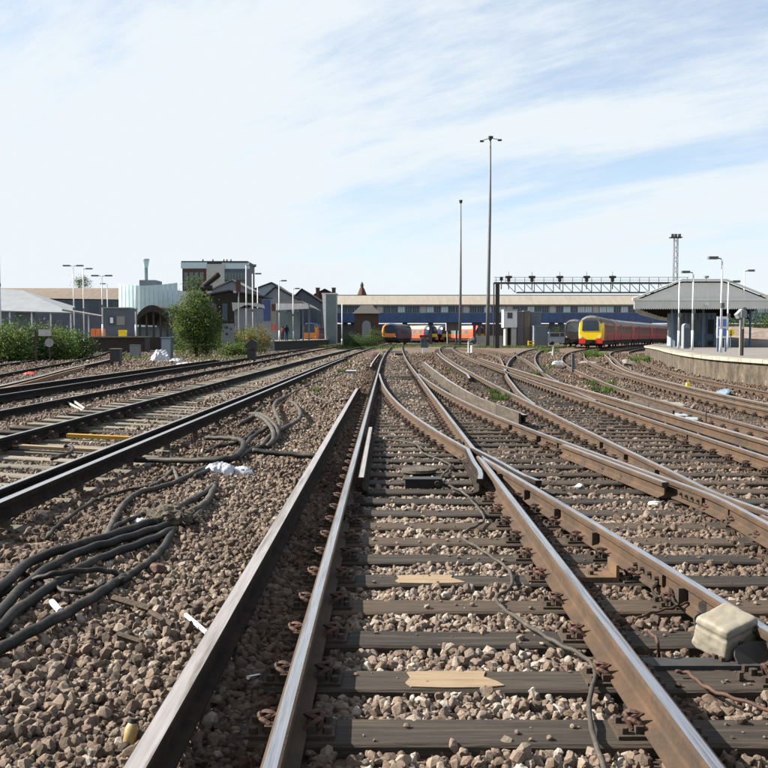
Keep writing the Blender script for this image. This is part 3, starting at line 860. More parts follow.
t.links.new(nz.outputs[0], rp.inputs[0]); t.links.new(rp.outputs[0], b.inputs['Base Color'])

# ------------------------------------------------------------------ foliage
def leaf_cloud(blobs, n, size, seed, dense=1.0):
    """many small leaf faces gathered in twiggy clumps inside the ellipsoids (centre, radii)"""
    rg = np.random.default_rng(seed); mb = MB()
    vol = np.array([b_[1][0]*b_[1][1]*b_[1][2] for b_ in blobs]) ** .7; cnt = (n * vol / vol.sum()).astype(int)
    for (c, r_), q in zip(blobs, cnt):
        nc = max(3, q // 26)
        for _ in range(nc):
            d = rg.normal(size=3); d /= np.linalg.norm(d); rad = rg.uniform(.35, 1.08) ** .6
            cc = np.array(c) + d * np.array(r_) * rad
            cs = size * rg.uniform(1.2, 2.6)
            mi = int(rg.integers(0, 3))
            for _ in range(26):
                p = cc + rg.normal(size=3) * cs * np.array((1, 1, .8))
                a = rg.normal(size=3); a /= np.linalg.norm(a); bq = np.cross(a, rg.normal(size=3)); bq /= (np.linalg.norm(bq) + 1e-6)
                l_ = size * rg.uniform(.7, 1.5); w = l_ * .42
                mb.v += [tuple(p - a*l_*.5), tuple(p + bq*w*.5), tuple(p + a*l_*.5), tuple(p - bq*w*.5)]
                o = len(mb.v) - 4; mb.f.append((o, o+1, o+2, o+3)); mb.m.append(mi)
    return mb
def limbs(base, blobs, r0, seed):
    rnd = random.Random(seed); mb = MB(); base = Vector(base)
    top = Vector(blobs[0][0])
    mb.tube([base, base.lerp(top, .35) + Vector((.05,.03,0)), base.lerp(top, .75), top], [r0, r0*.75, r0*.5, r0*.2], 7)
    for c, r_ in blobs:
        c = Vector(c); s0 = base.lerp(top, rnd.uniform(.2,.5))
        mb.tube([s0, s0.lerp(c, .5) + Vector((rnd.uniform(-.1,.1), 0, rnd.uniform(0,.15))), c], [r0*.5, r0*.3, r0*.1], 6)
        for _ in range(3):
            e = c + Vector((rnd.uniform(-1,1)*r_[0], rnd.uniform(-1,1)*r_[1], rnd.uniform(-.2,1)*r_[2]))*.85
            mb.tube([s0.lerp(c,.7), e], [r0*.22, r0*.05], 5)
    return mb
def tree(label, cat, base, blobs, n, size, seed, mats, r0=.08, name='leafy_tree', group=None):
    t_ = thing(name, label, cat, base, group)
    leaf_cloud(blobs, n, size, seed).build('crown', mats, t_)
    limbs(base, blobs, r0, seed).build('trunk', M['bark'], t_)
    return t_
GR = [M['green'], M['green_pale'], M['green_dark']]
GD = [M['green'], M['green_dark'], M['green_dark']]
GA = [M['green'], M['green_autumn'], M['green_pale']]

# ------------------------------------------------------------------ overbridge concourse
YB = 192
ob = thing('station_footbridge', 'long navy blue covered footbridge with a tan roof spanning the whole station', 'footbridge', (35, YB, 0))
x0, x1 = X_(336, YB), 150
zr, ze, zw, zb = Z_(294.5, YB), Z_(304.5, YB), Z_(313, YB), Z_(322.5, YB)
r = MB(); r.prism([(0,0),(0,0.01)],0,1) if False else None
mb = MB()
vs = [(x0, YB-.6, ze), (x1, YB-.6, ze), (x1, YB+4.5, zr), (x0, YB+4.5, zr), (x0, YB+10, ze), (x1, YB+10, ze),
      (x0, YB-.6, ze-.25), (x1, YB-.6, ze-.25), (x0, YB+10, ze-.25), (x1, YB+10, ze-.25)]
mb.add(vs, [(0,1,2,3),(3,2,5,4),(6,7,1,0),(4,5,9,8),(0,3,4,8,6),(1,7,9,5,2)])
mb.build('roof', M['roof_tan'], ob)
MB().box(x0, x1, YB-.45, YB-.25, zr-.1, zr+.12).build('ridge_cap', M['slate'], ob).location.y += 4.9
MB().box(x0, x1, YB, YB+9, zw, ze-.26).build('wall', M['frame_pale'], ob)
MB().box(x0+.3, x1, YB-.25, YB+9.2, zb, zw-.002).build('lower_wall', M['blue_panel'], ob)
rib = MB().box(-.04,.04,-.04,0,zb+.03,zw-.15).mesh('cladding_rib', M['blue_panel'])
x = x0 + 1
k = 0
while x < 95:
    inst(rib, 'cladding_rib', ob, (x, YB-.25, 0)); x += 1.45; k += 1
wp = MB().box(-.62,.62,-.06,0,zw+.12,ze-.42).mesh('window', M['glass_dark'])
wp2 = MB().box(-.62,.62,-.07,0,zw+.12,ze-.42).mesh('window', M['frame_pale'])
wp3 = MB().box(-.62,.62,-.06,0,zw+.12,ze-.42).mesh('window', M['glass_teal'])
bar_me = MB().box(-.04,.04,-.04,0,zw+.12,ze-.42).mesh('glazing_bar', M['frame_pale'])
x = x0 + 1.6; k = 0; rnd = random.Random(3)
while x < 92:
    if k % 6 == 5:
        o = inst(MB().box(-.55,.55,-.12,0,zw,ze-.27).mesh('panel', M['white_dirty']) if k == 5 else pan, 'panel', ob, (x, YB, 0)); pan = o.data
    else:
        o = inst(wp if rnd.random() < .7 else wp3, 'window', ob, (x, YB, 0))
        for dx in (-.2, .2):
            inst(bar_me, 'glazing_bar', o, (x+dx, YB-.06, 0))
    x += 1.45; k += 1
for px in (404, 456, 467.5, 541, 562):
    MB().box(-.25,.25,-.3,0,Z_(318,YB),Z_(314,YB)).build('notice_panel', M['white_dirty'], ob).location += Vector((X_(px,YB), YB-.3, 0)) - wloc(ob)
for px in (345, 353, 372, 405, 431, 475, 480, 512, 553, 562, 606, 650, 700, 745, 790):
    mb = MB(); xx = X_(px, YB)
    mb.box(xx-.28, xx+.28, YB+1, YB+1.6, -.3, zb); mb.box(xx-.5, xx+.5, YB+.8, YB+1.8, zb-.6, zb-.002)
    mb.build('column', M['grey_blue'], ob)
# rear wall below the bridge
mb = MB(); mb.box(X_(336,235), X_(800,235), 235, 236, -.3, Z_(324,235))
tag(mb.build('boundary_wall', M['slate']), 'plain grey wall seen low beneath the long footbridge, behind the parked trains', 'wall')
for i, (px, w) in enumerate(((400, 16), (418,14), (432,10), (556,14), (640, 20))):
    bb = [((X_(px,214), 214, 1.8), (w*.17, 1.2, 2.0)), ((X_(px,214)+w*.12, 214, 2.6), (w*.1, 1.0, 1.6))]
    lab = ['small green bush beneath the bridge behind the orange-cheeked train', 'green bush beneath the bridge left of the red carriages', 'green bush beneath the bridge above the red carriages', 'green bush under the bridge beside the corrugated sheds', 'green bush under the bridge behind the maroon carriages'][i]
    tree(lab, 'bush', (X_(px,214), 214, -.25), bb, 1200, .22, 90+i, GD, .1, 'bush')

# ------------------------------------------------------------------ far left skyline
ro = thing('station_roof_building', 'long brown-roofed building behind the lamp posts and the blue-grey cabin', 'building', (X_(60,180),180,0))
mb = MB(); a0, a1 = X_(-60,180), X_(123,180)
mb.add([(a0,180,Z_(297,180)),(a1,180,Z_(299.5,180)),(a1,186,Z_(286.5,180)),(a0,186,Z_(286.5,180)),(a0,192,Z_(299,180)),(a1,192,Z_(299,180))],[(0,1,2,3),(3,2,5,4),(1,5,2),(0,3,4),(0,4,5,1)])
mb.build('roof', M['roof_brown'], ro)
MB().box(a0,a1,180.3,191.5,0,Z_(299.8,180)).build('wall', M['grey_blue'], ro)
wm = MB().box(-.9,.9,-.08,0,Z_(312,180),Z_(302,180)).mesh('window', M['glass_dark'])
for k in range(18): inst(wm, 'window', ro, (a0+2+k*2.7, 180.3, 0))
tree('round dark tree rising above the long brown roof', 'tree', (X_(84,205),205,0), [((X_(84,205),205,Z_(282,205)),(1.5,1.5,1.2)),((X_(80,205),205,Z_(284,205)),(.9,1,.8))], 1500, .22, 5, GD, .2)
# curved glass building and its tower
gb = thing('glass_building', 'pale teal glass building with curved walls below the slim tower', 'building', (X_(149,165),165,0))
mb = MB(); n = 14; top = []; pts = []
for k in range(n+1):
    u = k / n; px = 119 + 59*u
    pts.append((X_(px,165), 165 - 2.2*math.sin(u*math.pi), Z_(283.5 + 3.5*math.sin(u*math.pi)*.9 - u*.8, 165)))
for k in range(n):
    a, c = pts[k], pts[k+1]
    q = MB().add([(a[0]+.03,a[1],3.0),(c[0]-.03,c[1],3.0),(c[0]-.03,c[1],c[2]),(a[0]+.03,a[1],a[2]),
                  (a[0]+.03,a[1]+.2,3.0),(c[0]-.03,c[1]+.2,3.0),(c[0]-.03,c[1]+.2,c[2]),(a[0]+.03,a[1]+.2,a[2])],
                 [(0,1,2,3),(5,4,7,6),(0,3,7,4),(1,5,6,2),(3,2,6,7)])
    q.build('glass_panel', M['glass_teal'], gb)
MB().box(pts[0][0], pts[-1][0], 165.4, 176, 0, Z_(290,165)).build('wall', M['glass_mid'], gb)
MB().box(X_(140,166), X_(156,166), 166, 171, Z_(289,166), Z_(280,166)).build('plant_room', M['grey_wall'], gb)
tw = thing('ventilation_tower', 'slim pale tower with a wider drum on top, above the teal glass building', 'tower', (X_(146.5,168),168,0))
MB().cyl((X_(146.8,168),168,5),(X_(146.8,168),168,Z_(268,168)),.33,.33,12).build('shaft', M['frame_pale'], tw)
MB().cyl((X_(146.8,168),168,Z_(268,168)),(X_(146.8,168),168,Z_(260,168)),.35,.62,14).build('drum', M['glass_teal'], tw)
MB().cyl((X_(146.8,168),168,Z_(260,168)),(X_(146.8,168),168,Z_(259,168)),.66,.6,14).build('cap', M['frame_pale'], tw)
# modern block
mbk = thing('apartment_building', 'modern block of brown brick and glass with a flat roof above the bushy tree', 'building', (X_(215,225),225,0))
Yb = 225
def bx(px0, px1, py0, py1, Y, d, mt_, nm, par):
    return MB().box(X_(px0,Y), X_(px1,Y), Y, Y+d, Z_(py1,Y), Z_(py0,Y)).build(nm, mt_, par)
bx(183, 247, 262.5, 345, Yb, 14, M['grey_blue'], 'wall', mbk)
bx(182, 248, 261, 262.6, Yb-.3, 15, M['slate'], 'roof', mbk)
bx(183.2, 207, 269, 300, Yb-.25, .24, M['brick_red'], 'brick_panel', mbk)
bx(207, 225, 264, 300, Yb-.5, .5, M['white_dirty'], 'stair_panel', mbk)
wm = MB().box(-1.2,1.2,-.1,0,0,1.45).mesh('window', M['glass_teal'])
for k in range(4): inst(wm, 'window', mbk, (X_(187+k*5.3,Yb), Yb-.26, Z_(268.6,Yb)))
for k in range(5): inst(wm, 'window', mbk, (X_(227.5+k*4.4,Yb), Yb-.02, Z_(268.8,Yb)))
wm2 = MB().box(-.45,.45,-.12,0,0,1.8).mesh('window', M['glass_mid'])
for rr_ in range(3):
    for k in range(4): inst(wm2, 'window', mbk, (X_(187+k*5.2,Yb), Yb-.27, Z_(280+rr_*9,Yb)))
    for k in range(7): inst(wm2, 'window', mbk, (X_(227+k*3,Yb), Yb-.02, Z_(280+rr_*9,Yb)))
for px in (203, 213, 224, 227, 231): bx(px, px+.8, 259.2, 261.1, Yb+2, .6, M['slate'], 'roof_vent', mbk)
tree('small green roof tree in front of the brick face of the modern block', 'tree', (X_(194,200),200,0), [((X_(194,200),200,Z_(285,200)),(2.0,1.5,1.7)),((X_(199,200),200,Z_(281,200)),(1.0,1,.9))], 1500, .25, 6, GD, .2)
# funnel
fu = thing('ventilation_duct', 'fat dark slanting duct with a rounded end in front of the modern block', 'duct', (X_(212,150),150,0))
MB().tube([W(204,286,150), W(212,279.5,150), W(217.5,275,150), W(219.3,273.8,150)], [.42,.48,.52,.38], 12).build('duct_pipe', M['underframe'], fu)
MB().cyl(W(204,288.5,150)+Vector((-.5,0,0)), W(211,288,150)+Vector((.2,0,0)), .45,.45,12).build('duct_base', M['underframe'], fu)
# pitched roofs of the old station
def gable(label, pxl, pxr, pxr_top, pye, pyt, Y, depth, roofm, wallm, pyb=340, name='station_house', wins=0):
    h = thing(name, label, 'building', (X_((pxl+pxr)/2,Y),Y,0))
    zl, zt, zb_ = Z_(pye,Y), Z_(pyt,Y), Z_(pyb,Y); xl, xr, xt = X_(pxl,Y), X_(pxr,Y), X_(pxr_top,Y)
    MB().prism([(xl+.2,zb_),(xr-.2,zb_),(xr-.2,zl),(xt,zt-.12),(xl+.2,zl)], Y, Y+depth).build('wall', wallm, h)
    for a_, b_ in (((xl,zl-.05),(xt,zt)), ((xt,zt),(xr,zl-.05))):
        MB().prism([a_, b_, (b_[0], b_[1]+.22), (a_[0], a_[1]+.22)], Y-.4, Y+depth+.2).build('roof', roofm, h)
    for k in range(wins):
        xx = xl + (xr-xl)*(k+.5)/wins
        MB().box(xx-.4,xx+.4,Y-.06,Y,zb_+ (zl-zb_)*.45, zb_+(zl-zb_)*.85).build('window', M['glass_dark'], h)
    return h
gable('dark gabled shed with a pale barge edge just beyond the bushy tree', 211, 250, 232.5, 290, 280.5, 165, 14, M['train_pale'], M['grey_wall'], wins=3)
gable('dark low hall running behind the two tallest station lamp posts', 196, 266, 230, 297, 291, 150, 10, M['slate'], M['underframe'], wins=6)
gable('bluish office block with a sloping roof line left of the white canopy', 250, 284, 272, 291, 283, 190, 16, M['slate'], M['frame_pale'], wins=5)
gable('grey gabled train-shed roof behind the white platform canopy', 262, 298, 276, 299, 287, 160, 30, M['slate'], M['grey_wall'], wins=2)
gable('grey gabled train-shed roof nearest the lift tower', 288, 323, 302, 303, 289.5, 165, 30, M['slate'], M['grey_blue'], wins=2)
ch = gable('slate-roofed house with red brick chimneys peeping over the lift tower', 314, 336, 325, 295, 289.5, 215, 10, M['slate'], M['brick_red'])
for px in (316, 332):
    MB().box(X_(px,214),X_(px+3.5,214),214,215.5,Z_(298,214),Z_(287.5,214)).build('chimney', M['brick_red'], ch)
    MB().box(X_(px,214)-.1,X_(px+3.5,214)+.1,213.8,215.7,Z_(288.2,214),Z_(287.6,214)).build('chimney_cap', M['coping'], ch)
sp = thing('church_spire', 'small pointed spire with a lantern rising behind the tan roof of the footbridge', 'spire', (X_(362,250),250,0))
MB().cyl((X_(362,250),250,Z_(297,250)),(X_(362,250),250,Z_(288,250)),1.5,.55,8).build('roof', M['brick_red'], sp)
MB().cyl((X_(362,250),250,Z_(288,250)),(X_(362,250),250,Z_(285,250)),.42,.4,8).build('lantern', M['slate'], sp)
MB().cyl((X_(362,250),250,Z_(285,250)),(X_(362,250),250,Z_(281.5,250)),.5,.04,8).build('tip', M['slate'], sp)
# left canopy
lc = thing('platform_canopy', 'long grey pitched canopy at the edge behind the green hedge', 'canopy', (X_(30,118),118,0))
Y = 118
MB().add([(X_(-40,Y),Y,Z_(309.5,Y)),(X_(72,Y),Y,Z_(312.5,Y)),(X_(60,Y),Y+6,Z_(305,Y)),(X_(5,Y),Y+6,Z_(288,Y)),(X_(-40,Y),Y+6,Z_(285,Y)),
          (X_(-40,Y),Y,Z_(310.5,Y)),(X_(72,Y),Y,Z_(313.5,Y)),(X_(-40,Y),Y+6,Z_(310.5,Y)),(X_(60,Y),Y+6,Z_(312,Y))],
         [(0,1,2,3,4),(5,6,1,0),(1,6,8,2),(5,7,8,6),(4,3,2,8,7)]).build('roof', M['grey_wall'], lc)
for px in (9, 31, 50, 70): MB().box(X_(px,Y)-.08,X_(px,Y)+.08,Y+.3,Y+.46,-.2,Z_(311,Y)).build('post', M['lamp_white'], lc)
MB().box(X_(9,Y),X_(29,Y),Y+2,Y+2.2,0,Z_(312,Y)).build('screen', M['glass_mid'], lc)
lc2 = thing('platform_canopy', 'thin pale canopy edge between the grey roof and the blue-grey cabin', 'canopy', (X_(85,112),112,0))
MB().add([W(62,309,112),W(101,315.8,112),W(101,316.6,112),W(62,311,112)]+[v_+Vector((0,3,0)) for v_ in (W(62,309,112),W(101,315.8,112),W(101,316.6,112),W(62,311,112))],
         [(3,2,1,0),(4,5,6,7),(0,1,5,4),(1,2,6,5),(2,3,7,6),(3,0,4,7)]).build('roof', M['train_pale'], lc2)
for px in (86, 100): MB().box(X_(px,112)-.07,X_(px,112)+.07,113,113.14,-.2,Z_(314,112)).build('post', M['lamp_white'], lc2)

# ------------------------------------------------------------------ lamp posts
def lamp(label, px, pyt, Y, zbase, arms, w=.06, group='platform lamp posts', over=1.0, box=True):
    top = W(px, pyt, Y); t_ = thing('lamp_post', label, 'lamp post', (top.x, Y, zbase), group)
    MB().cyl((top.x,Y,zbase),(top.x,Y,zbase+1.1),w*1.35,w*1.3,10).cyl((top.x,Y,zbase+1.1),(top.x,Y,top.z),w,w*.75,10).build('pole', M['lamp_white'], t_, True)
    for s in arms:
        MB().bar((top.x,Y,top.z-.03),(top.x+s*over*.5,Y,top.z+.04),.05).build('arm', M['lamp_grey'], t_)
        MB().obox((top.x+s*over*.75,Y,top.z+.03),over*.75,.26,.13,mi=0).build('lamp_head', M['lamp_grey'], t_)
    if box: MB().obox((top.x+.02,Y-.09,(top.z+zbase)*.5),.16,.14,.24).build('speaker', M['lamp_grey'], t_)
    return t_
PL = 1.42     # left platform level as measured from the photograph
lamp('double-armed lamp post behind the hedge, leftmost of the group near the cabin', 73.2, 266, 90, 0, (-1,1), over=.85)
lamp('single-armed lamp post behind the hedge, next to the leftmost double-armed one', 83, 269, 98, 0, (1,), over=.85)
lamp('double-armed lamp post directly in front of the cabin window wall', 101.8, 276, 88, PL, (-1,1), over=.85)
lamp('short lamp post partly behind the double-armed one at the cabin', 107.2, 284, 112, 0, (-1,), over=.7, box=False)
lamp('bare white post between the yellow bin and the arched dark canopy', 135.2, 284, 90, PL, (), over=.7)
lamp('tall lamp post rising beside the modern block, first behind the bushy tree', 246, 265.5, 84, .4, (1,), over=.8)
lamp('tall lamp post immediately right of the one beside the modern block', 252.5, 274, 92, .4, (1,), over=.75)
lamp('thin short lamp post between the poster hoarding and the tall pair', 257.5, 287, 110, .6, (), w=.06, box=False)
lamp('lamp post on the platform in front of the white canopy beside the people', 279, 281, 98, .9, (1,), over=.7)
lamp('lamp post on the platform in front of the gabled roof, nearest the lift tower', 293, 288.8, 104, .9, (1,), over=.65)
lamp('white post in front of the footbridge just past the lift tower', 342, 304, 150, -.1, (), w=.09, box=False)
for i, (px, pyt, Y, a_, lab) in enumerate(((679.5, 281, 58, (), 'headless white lamp post at the curved platform tip'),
    (693.5, 272.5, 54, (-1,), 'white lamp post between the grey cabinet and the canopy gable'),
    (722.3, 258.5, 46, (-1,), 'tallest white lamp post on the stone platform, beside the blue sign'),
    (728.5, 282, 58, (1,), 'white lamp post just behind the blue sign'),
    (744.5, 271, 66, (1,), 'white lamp post behind the hooded signal post'))):
    lamp(lab, px, pyt, Y, .66, a_, w=.055, over=.6, group='lamp posts on the stone platform')
# white pole at the very edge
ep = thing('white_mast', 'thick white mast cut by the picture edge beside the grey canopy', 'mast', (X_(-.3,70),70,0))
MB().cyl((X_(-.5,70),70,-.2),(X_(-.5,70),70,Z_(253,70)),.16,.14,12).build('pole', M['lamp_white'], ep, True)
MB().obox((X_(-1,70)+.1,69.8,Z_(285,70)),.3,.2,.25).build('speaker', M['lamp_grey'], ep)

# ------------------------------------------------------------------ floodlight masts
fm = thing('floodlight_mast', 'tallest slender floodlight mast with three drooping lamp arms against the sky', 'mast', (X_(487.5,140),140,-.2))
xt = W(490.3,138,140)
MB().tube([(X_(487.5,140),140,-.2),(X_(488.2,140),140,9),(X_(489.3,140),140,20),(xt.x,140,xt.z)],[.30,.26,.19,.13],12).build('pole', M['mast'], fm, True)
MB().cyl((xt.x,140,xt.z-.3),(xt.x,140,xt.z+.25),.22,.3,10).build('head_frame', M['steel_dark'], fm)
for dx, dz in ((-1.25,-.5),(1.35,-.35),(.1,.1)):
    MB().bar((xt.x,140,xt.z),(xt.x+dx*.8,140-.2,xt.z+dz*.7),.09).obox((xt.x+dx,139.8,xt.z+dz),.55,.4,.22,mi=0).build('floodlight', M['steel_dark'], fm)
fm = thing('floodlight_mast', 'thin floodlight mast with one small round head, shorter than its neighbour', 'mast', (X_(460,180),180,-.2))
a_ = W(460.8,202,180)
MB().tube([(X_(460,180),180,-.2),(X_(460.4,180),180,12),(a_.x,180,a_.z)],[.30,.22,.12],10).build('pole', M['mast'], fm, True)
MB().cyl((a_.x,180,a_.z-.2),(a_.x,180,a_.z+.35),.25,.35,10).build('floodlight', M['steel_dark'], fm)
lm = thing('lattice_mast', 'lattice mast with a box head rising behind the platform canopy', 'mast', (X_(674.5,262),262,-.2))
xm, zt = X_(674.5,262), Z_(238,262)
for sx in (-.45,.45):
    for sy in (-.45,.45): MB().bar((xm+sx*1.3,262+sy*1.3,-.2),(xm+sx,262+sy,zt),.13).build('leg', M['mast'], lm)
mb = MB(); z = 0; s = 1
while z < zt - 1.4:
    mb.bar((xm-.5*s,261.5,z),(xm+.5*s,261.5,z+1.4),.07); mb.bar((xm+.5*s,262.5,z),(xm-.5*s,262.5,z+1.4),.07); z += 1.4; s = -s
mb.build('bracing', M['mast'], lm)
MB().box(xm-1.7,xm+1.5,261,263,zt,zt+.25).build('deck', M['steel_dark'], lm)
for dx in (-1.2,-.3,.7): MB().obox((xm+dx,261.2,zt+.65),.7,.5,.75).build('floodlight', M['lamp_grey'], lm)

# ------------------------------------------------------------------ signal gantry
YG = 130
ga = thing('signal_gantry', 'long blue-grey lattice signal gantry spanning the tracks above the yellow-nosed train', 'gantry', (X_(497,YG),YG,-.2))
gx0, gx1 = X_(493.5,YG), X_(688,YG)
zc, zd, zh = Z_(282.8,YG), Z_(292.4,YG), Z_(277.4,YG)
for yy in (YG, YG+1.1):
    MB().box(gx0,gx1,yy-.09,yy+.09,zc-.12,zc+.1).build('top_chord', M['gantry'], ga)
    MB().box(gx0+3.2,gx1,yy-.07,yy+.07,zd-.08,zd+.08).build('bottom_chord', M['gantry'], ga)
MB().box(gx0,gx1,YG+.1,YG+1.0,zc-.05,zc+.02).build('walkway', M['steel_grey'], ga)
MB().box(gx0,gx1,YG-.03,YG+.03,zh-.03,zh+.03).box(gx0,gx1,YG-.02,YG+.02,(zh+zc)/2-.02,(zh+zc)/2+.02).build('handrail', M['gantry'], ga)
n = 20; st = (gx1 - gx0 - .5) / n
post = MB().box(-.03,.03,-.03,.03,zc,zh).mesh('handrail_post', M['gantry'])
vert = MB().box(-.05,.05,-.05,.05,zd,zc).mesh('upright', M['gantry'])
diag = MB().bar((0,0,zc),(st,0,zd),.09,.07).mesh('brace', M['gantry'])
for k in range(n+1):
    xx = gx0 + .3 + k*st
    inst(post, 'handrail_post', ga, (xx,YG,0))
    if k >= 2: inst(vert, 'upright', ga, (xx,YG,0)); 
    if 1 <= k < n: inst(diag, 'brace', ga, (xx,YG,0))
for px, w in ((497.3,.26),(493.7,.06)): MB().box(X_(px,YG)-w,X_(px,YG)+w,YG-.15,YG+.3,-.2,zc-.12).build('leg', M['steel_dark'], ga)
MB().box(gx1-.5,gx1-.1,YG-.15,YG+.3,-.2,zc-.12).build('leg', M['steel_dark'], ga)
sigs = [(501,'far left of the gantry, small'),(508.3,'second along the gantry, above the white lookout cabin'),(531.5,'above the corrugated sheds'),(559.2,'just left of the yellow-nosed train'),(586,'directly above the yellow nose'),(611.8,'above the first maroon carriage')]
for i, (px, d) in enumerate(sigs):
    xx = X_(px,YG-.4); sg = thing('gantry_signal', 'dark signal on the gantry top, ' + d, 'signal', (xx,YG-.4,zc), 'signals on the gantry')
    h = .5 if i == 0 else .8
    MB().cyl((xx,YG-.4,zc-.9),(xx,YG-.4,zh),.07,.07,8).build('post', M['steel_dark'], sg)
    MB().obox((xx,YG-.4,zh-.2),.42,.3,h).build('lamp_case', M['steel_dark'], sg)
    if i: MB().cyl((xx-.45,YG-.45,zh+.02),(xx+.45,YG-.45,zh+.02),.17,.17,8).build('route_indicator', M['steel_dark'], sg); MB().bar((xx,YG-.4,zh+.1),(xx,YG-.4,zh+.75),.06).build('finial', M['steel_grey'], sg)

# ------------------------------------------------------------------ lookout cabin and sheds
Y = 146
lk = thing('lookout_cabin', 'white box cabin with one window raised on a narrow grey base beside the gantry leg', 'cabin', (X_(511,Y),Y,-.2))
MB().box(X_(503.6,Y),X_(517,Y),Y,Y+2.6,Z_(327.5,Y),Z_(310.5,Y)).build('upper_room', M['white'], lk)
MB().box(X_(503.3,Y),X_(517.3,Y),Y-.15,Y+2.8,Z_(310.4,Y),Z_(309.4,Y)).build('roof', M['white_dirty'], lk)
MB().box(X_(507.3,Y),X_(512.3,Y),Y-.06,Y,Z_(318.3,Y),Z_(312.6,Y)).build('window', M['glass_dark'], lk)
MB().box(X_(505.5,Y),X_(507.5,Y),Y+.3,Y+2.4,-.2,Z_(327.6,Y)).box(X_(511.5,Y),X_(516.6,Y),Y+.3,Y+2.4,-.2,Z_(327.6,Y)).box(X_(507.5,Y),X_(511.5,Y),Y+1.6,Y+2.4,-.2,Z_(327.6,Y)).build('base', M['white_dirty'], lk)
MB().box(X_(507.7,Y),X_(511.3,Y),Y+1.4,Y+1.58,-.1,Z_(329,Y)).build('door', M['steel_dark'], lk)
shed_cols = {'a': mat('lilac_grey_corrugated', (.36,.33,.38),(.25,.23,.28),1,rough=.7,stretch=(3,1,.3),wear=(.30,.20,.15),wscale=.8),
             'b': mat('stained_tan_corrugated', (.46,.40,.33),(.30,.24,.20),1,rough=.75,stretch=(3,1,.3),wear=(.20,.11,.08),wscale=.7),
             'c': mat('pale_blue_corrugated', (.33,.41,.50),(.24,.31,.40),1,rough=.65,stretch=(3,1,.3),wear=(.22,.25,.32),wscale=.8)}
def shed(label, pxa, pxb, pyt, Y, mt_, d=3.5, pyb=347):
    s_ = thing('relay_shed', label, 'shed', (X_((pxa+pxb)/2,Y),Y,-.2)); xa, xb = X_(pxa,Y), X_(pxb,Y); zt = Z_(pyt,Y)
    MB().box(xa,xb,Y,Y+d,-.2,zt).build('wall', mt_, s_)
    MB().box(xa-.05,xb+.05,Y-.1,Y+d+.1,zt+.002,zt+.12).build('roof', M['steel_grey'], s_)
    rb = MB().box(-.035,.035,-.05,0,-.15,zt-.03).mesh('cladding_rib', mt_); x = xa + .12
    while x < xb - .05: inst(rb, 'cladding_rib', s_, (x,Y,0)); x += .27
    return s_
shed('narrow lilac-grey corrugated shed touching the white lookout cabin', 517, 523.5, 312, 147, shed_cols['a'])
shed('rust-stained tan corrugated shed between the lilac and pale blue ones', 523.7, 530, 311.5, 147.3, shed_cols['b'])
shed('taller corrugated shed with vertical blue ribs behind the yellow frame', 530.2, 541, 312.5, 149, shed_cols['c'])
shed('lower pale blue corrugated shed right of the yellow frame', 534, 548, 326.5, 144, shed_cols['c'])
yf = thing('yellow_buffer_stop', 'small yellow buffer frame in front of the pale blue shed', 'buffer stop', (X_(531.5,138),138,-.2))
for px in (528.6, 534): MB().box(X_(px,138)-.07,X_(px,138)+.07,138,138.2,-.2,.75).build('post', M['yellow'], yf)
for z in (.62,.22): MB().box(X_(528.2,138),X_(534.5,138),137.9,138,z-.07,z+.09).build('beam', M['yellow'], yf)
ff = thing('picket_fence', 'short white picket fence between the pale blue shed and the yellow-nosed train', 'fence', (X_(553,150),150,-.2))
for k in range(12): MB().box(-.05,.05,-.03,.03,-.2,1.25).build('picket', M['white'], ff).location = (X_(547.5+k*1.0,150)-wloc(ff).x,0,0.2)
MB().box(X_(547,150),X_(559,150),150.03,150.08,.8,.9).build('rail', M['white'], ff)
wf = thing('low_fence', 'pale steel palisade in front of the footbridge between the two tall masts and the cabin', 'fence', (X_(490,150),150,-.2))
pk = MB().box(-.05,.05,-.02,.02,-.2,1.5).mesh('picket', M['steel_grey'])
for k in range(36): inst(pk, 'picket', wf, (X_(477+k*.75,150),150,0))
MB().box(X_(477,150),X_(504,150),150.03,150.08,1.0,1.1).build('rail', M['steel_grey'], wf)

# ------------------------------------------------------------------ brick hut
Y = 140
hu = thing('brick_hut', 'small brown brick hut with a hipped slate roof left of the orange-cheeked train', 'hut', (X_(366,Y),Y,-.2))
xa, xb, zt, zp = X_(354.5,Y), X_(378.5,Y), Z_(313.5,Y), Z_(304.5,Y)
MB().box(xa,xb,Y,Y+4,-.2,zt).build('wall', M['brick'], hu)
xm1, xm2 = X_(361,Y), X_(372,Y)
MB().add([(xa-.3,Y-.35,zt),(xb+.3,Y-.35,zt),(xb+.3,Y+4.3,zt),(xa-.3,Y+4.3,zt),(xm1,Y+2,zp),(xm2,Y+2,zp)],[(0,1,5,4),(1,2,5),(2,3,4,5),(3,0,4),(3,2,1,0)]).build('roof', M['slate'], hu)
MB().box(X_(362,Y),X_(371,Y),Y-.25,Y,.2,Z_(325,Y)).build('door_porch', M['grey_wall'], hu)
MB().cyl((X_(366.5,Y),Y-.24,Z_(325,Y)),(X_(366.5,Y),Y,Z_(325,Y)),.65,.65,14).build('porch_arch', M['grey_wall'], hu)

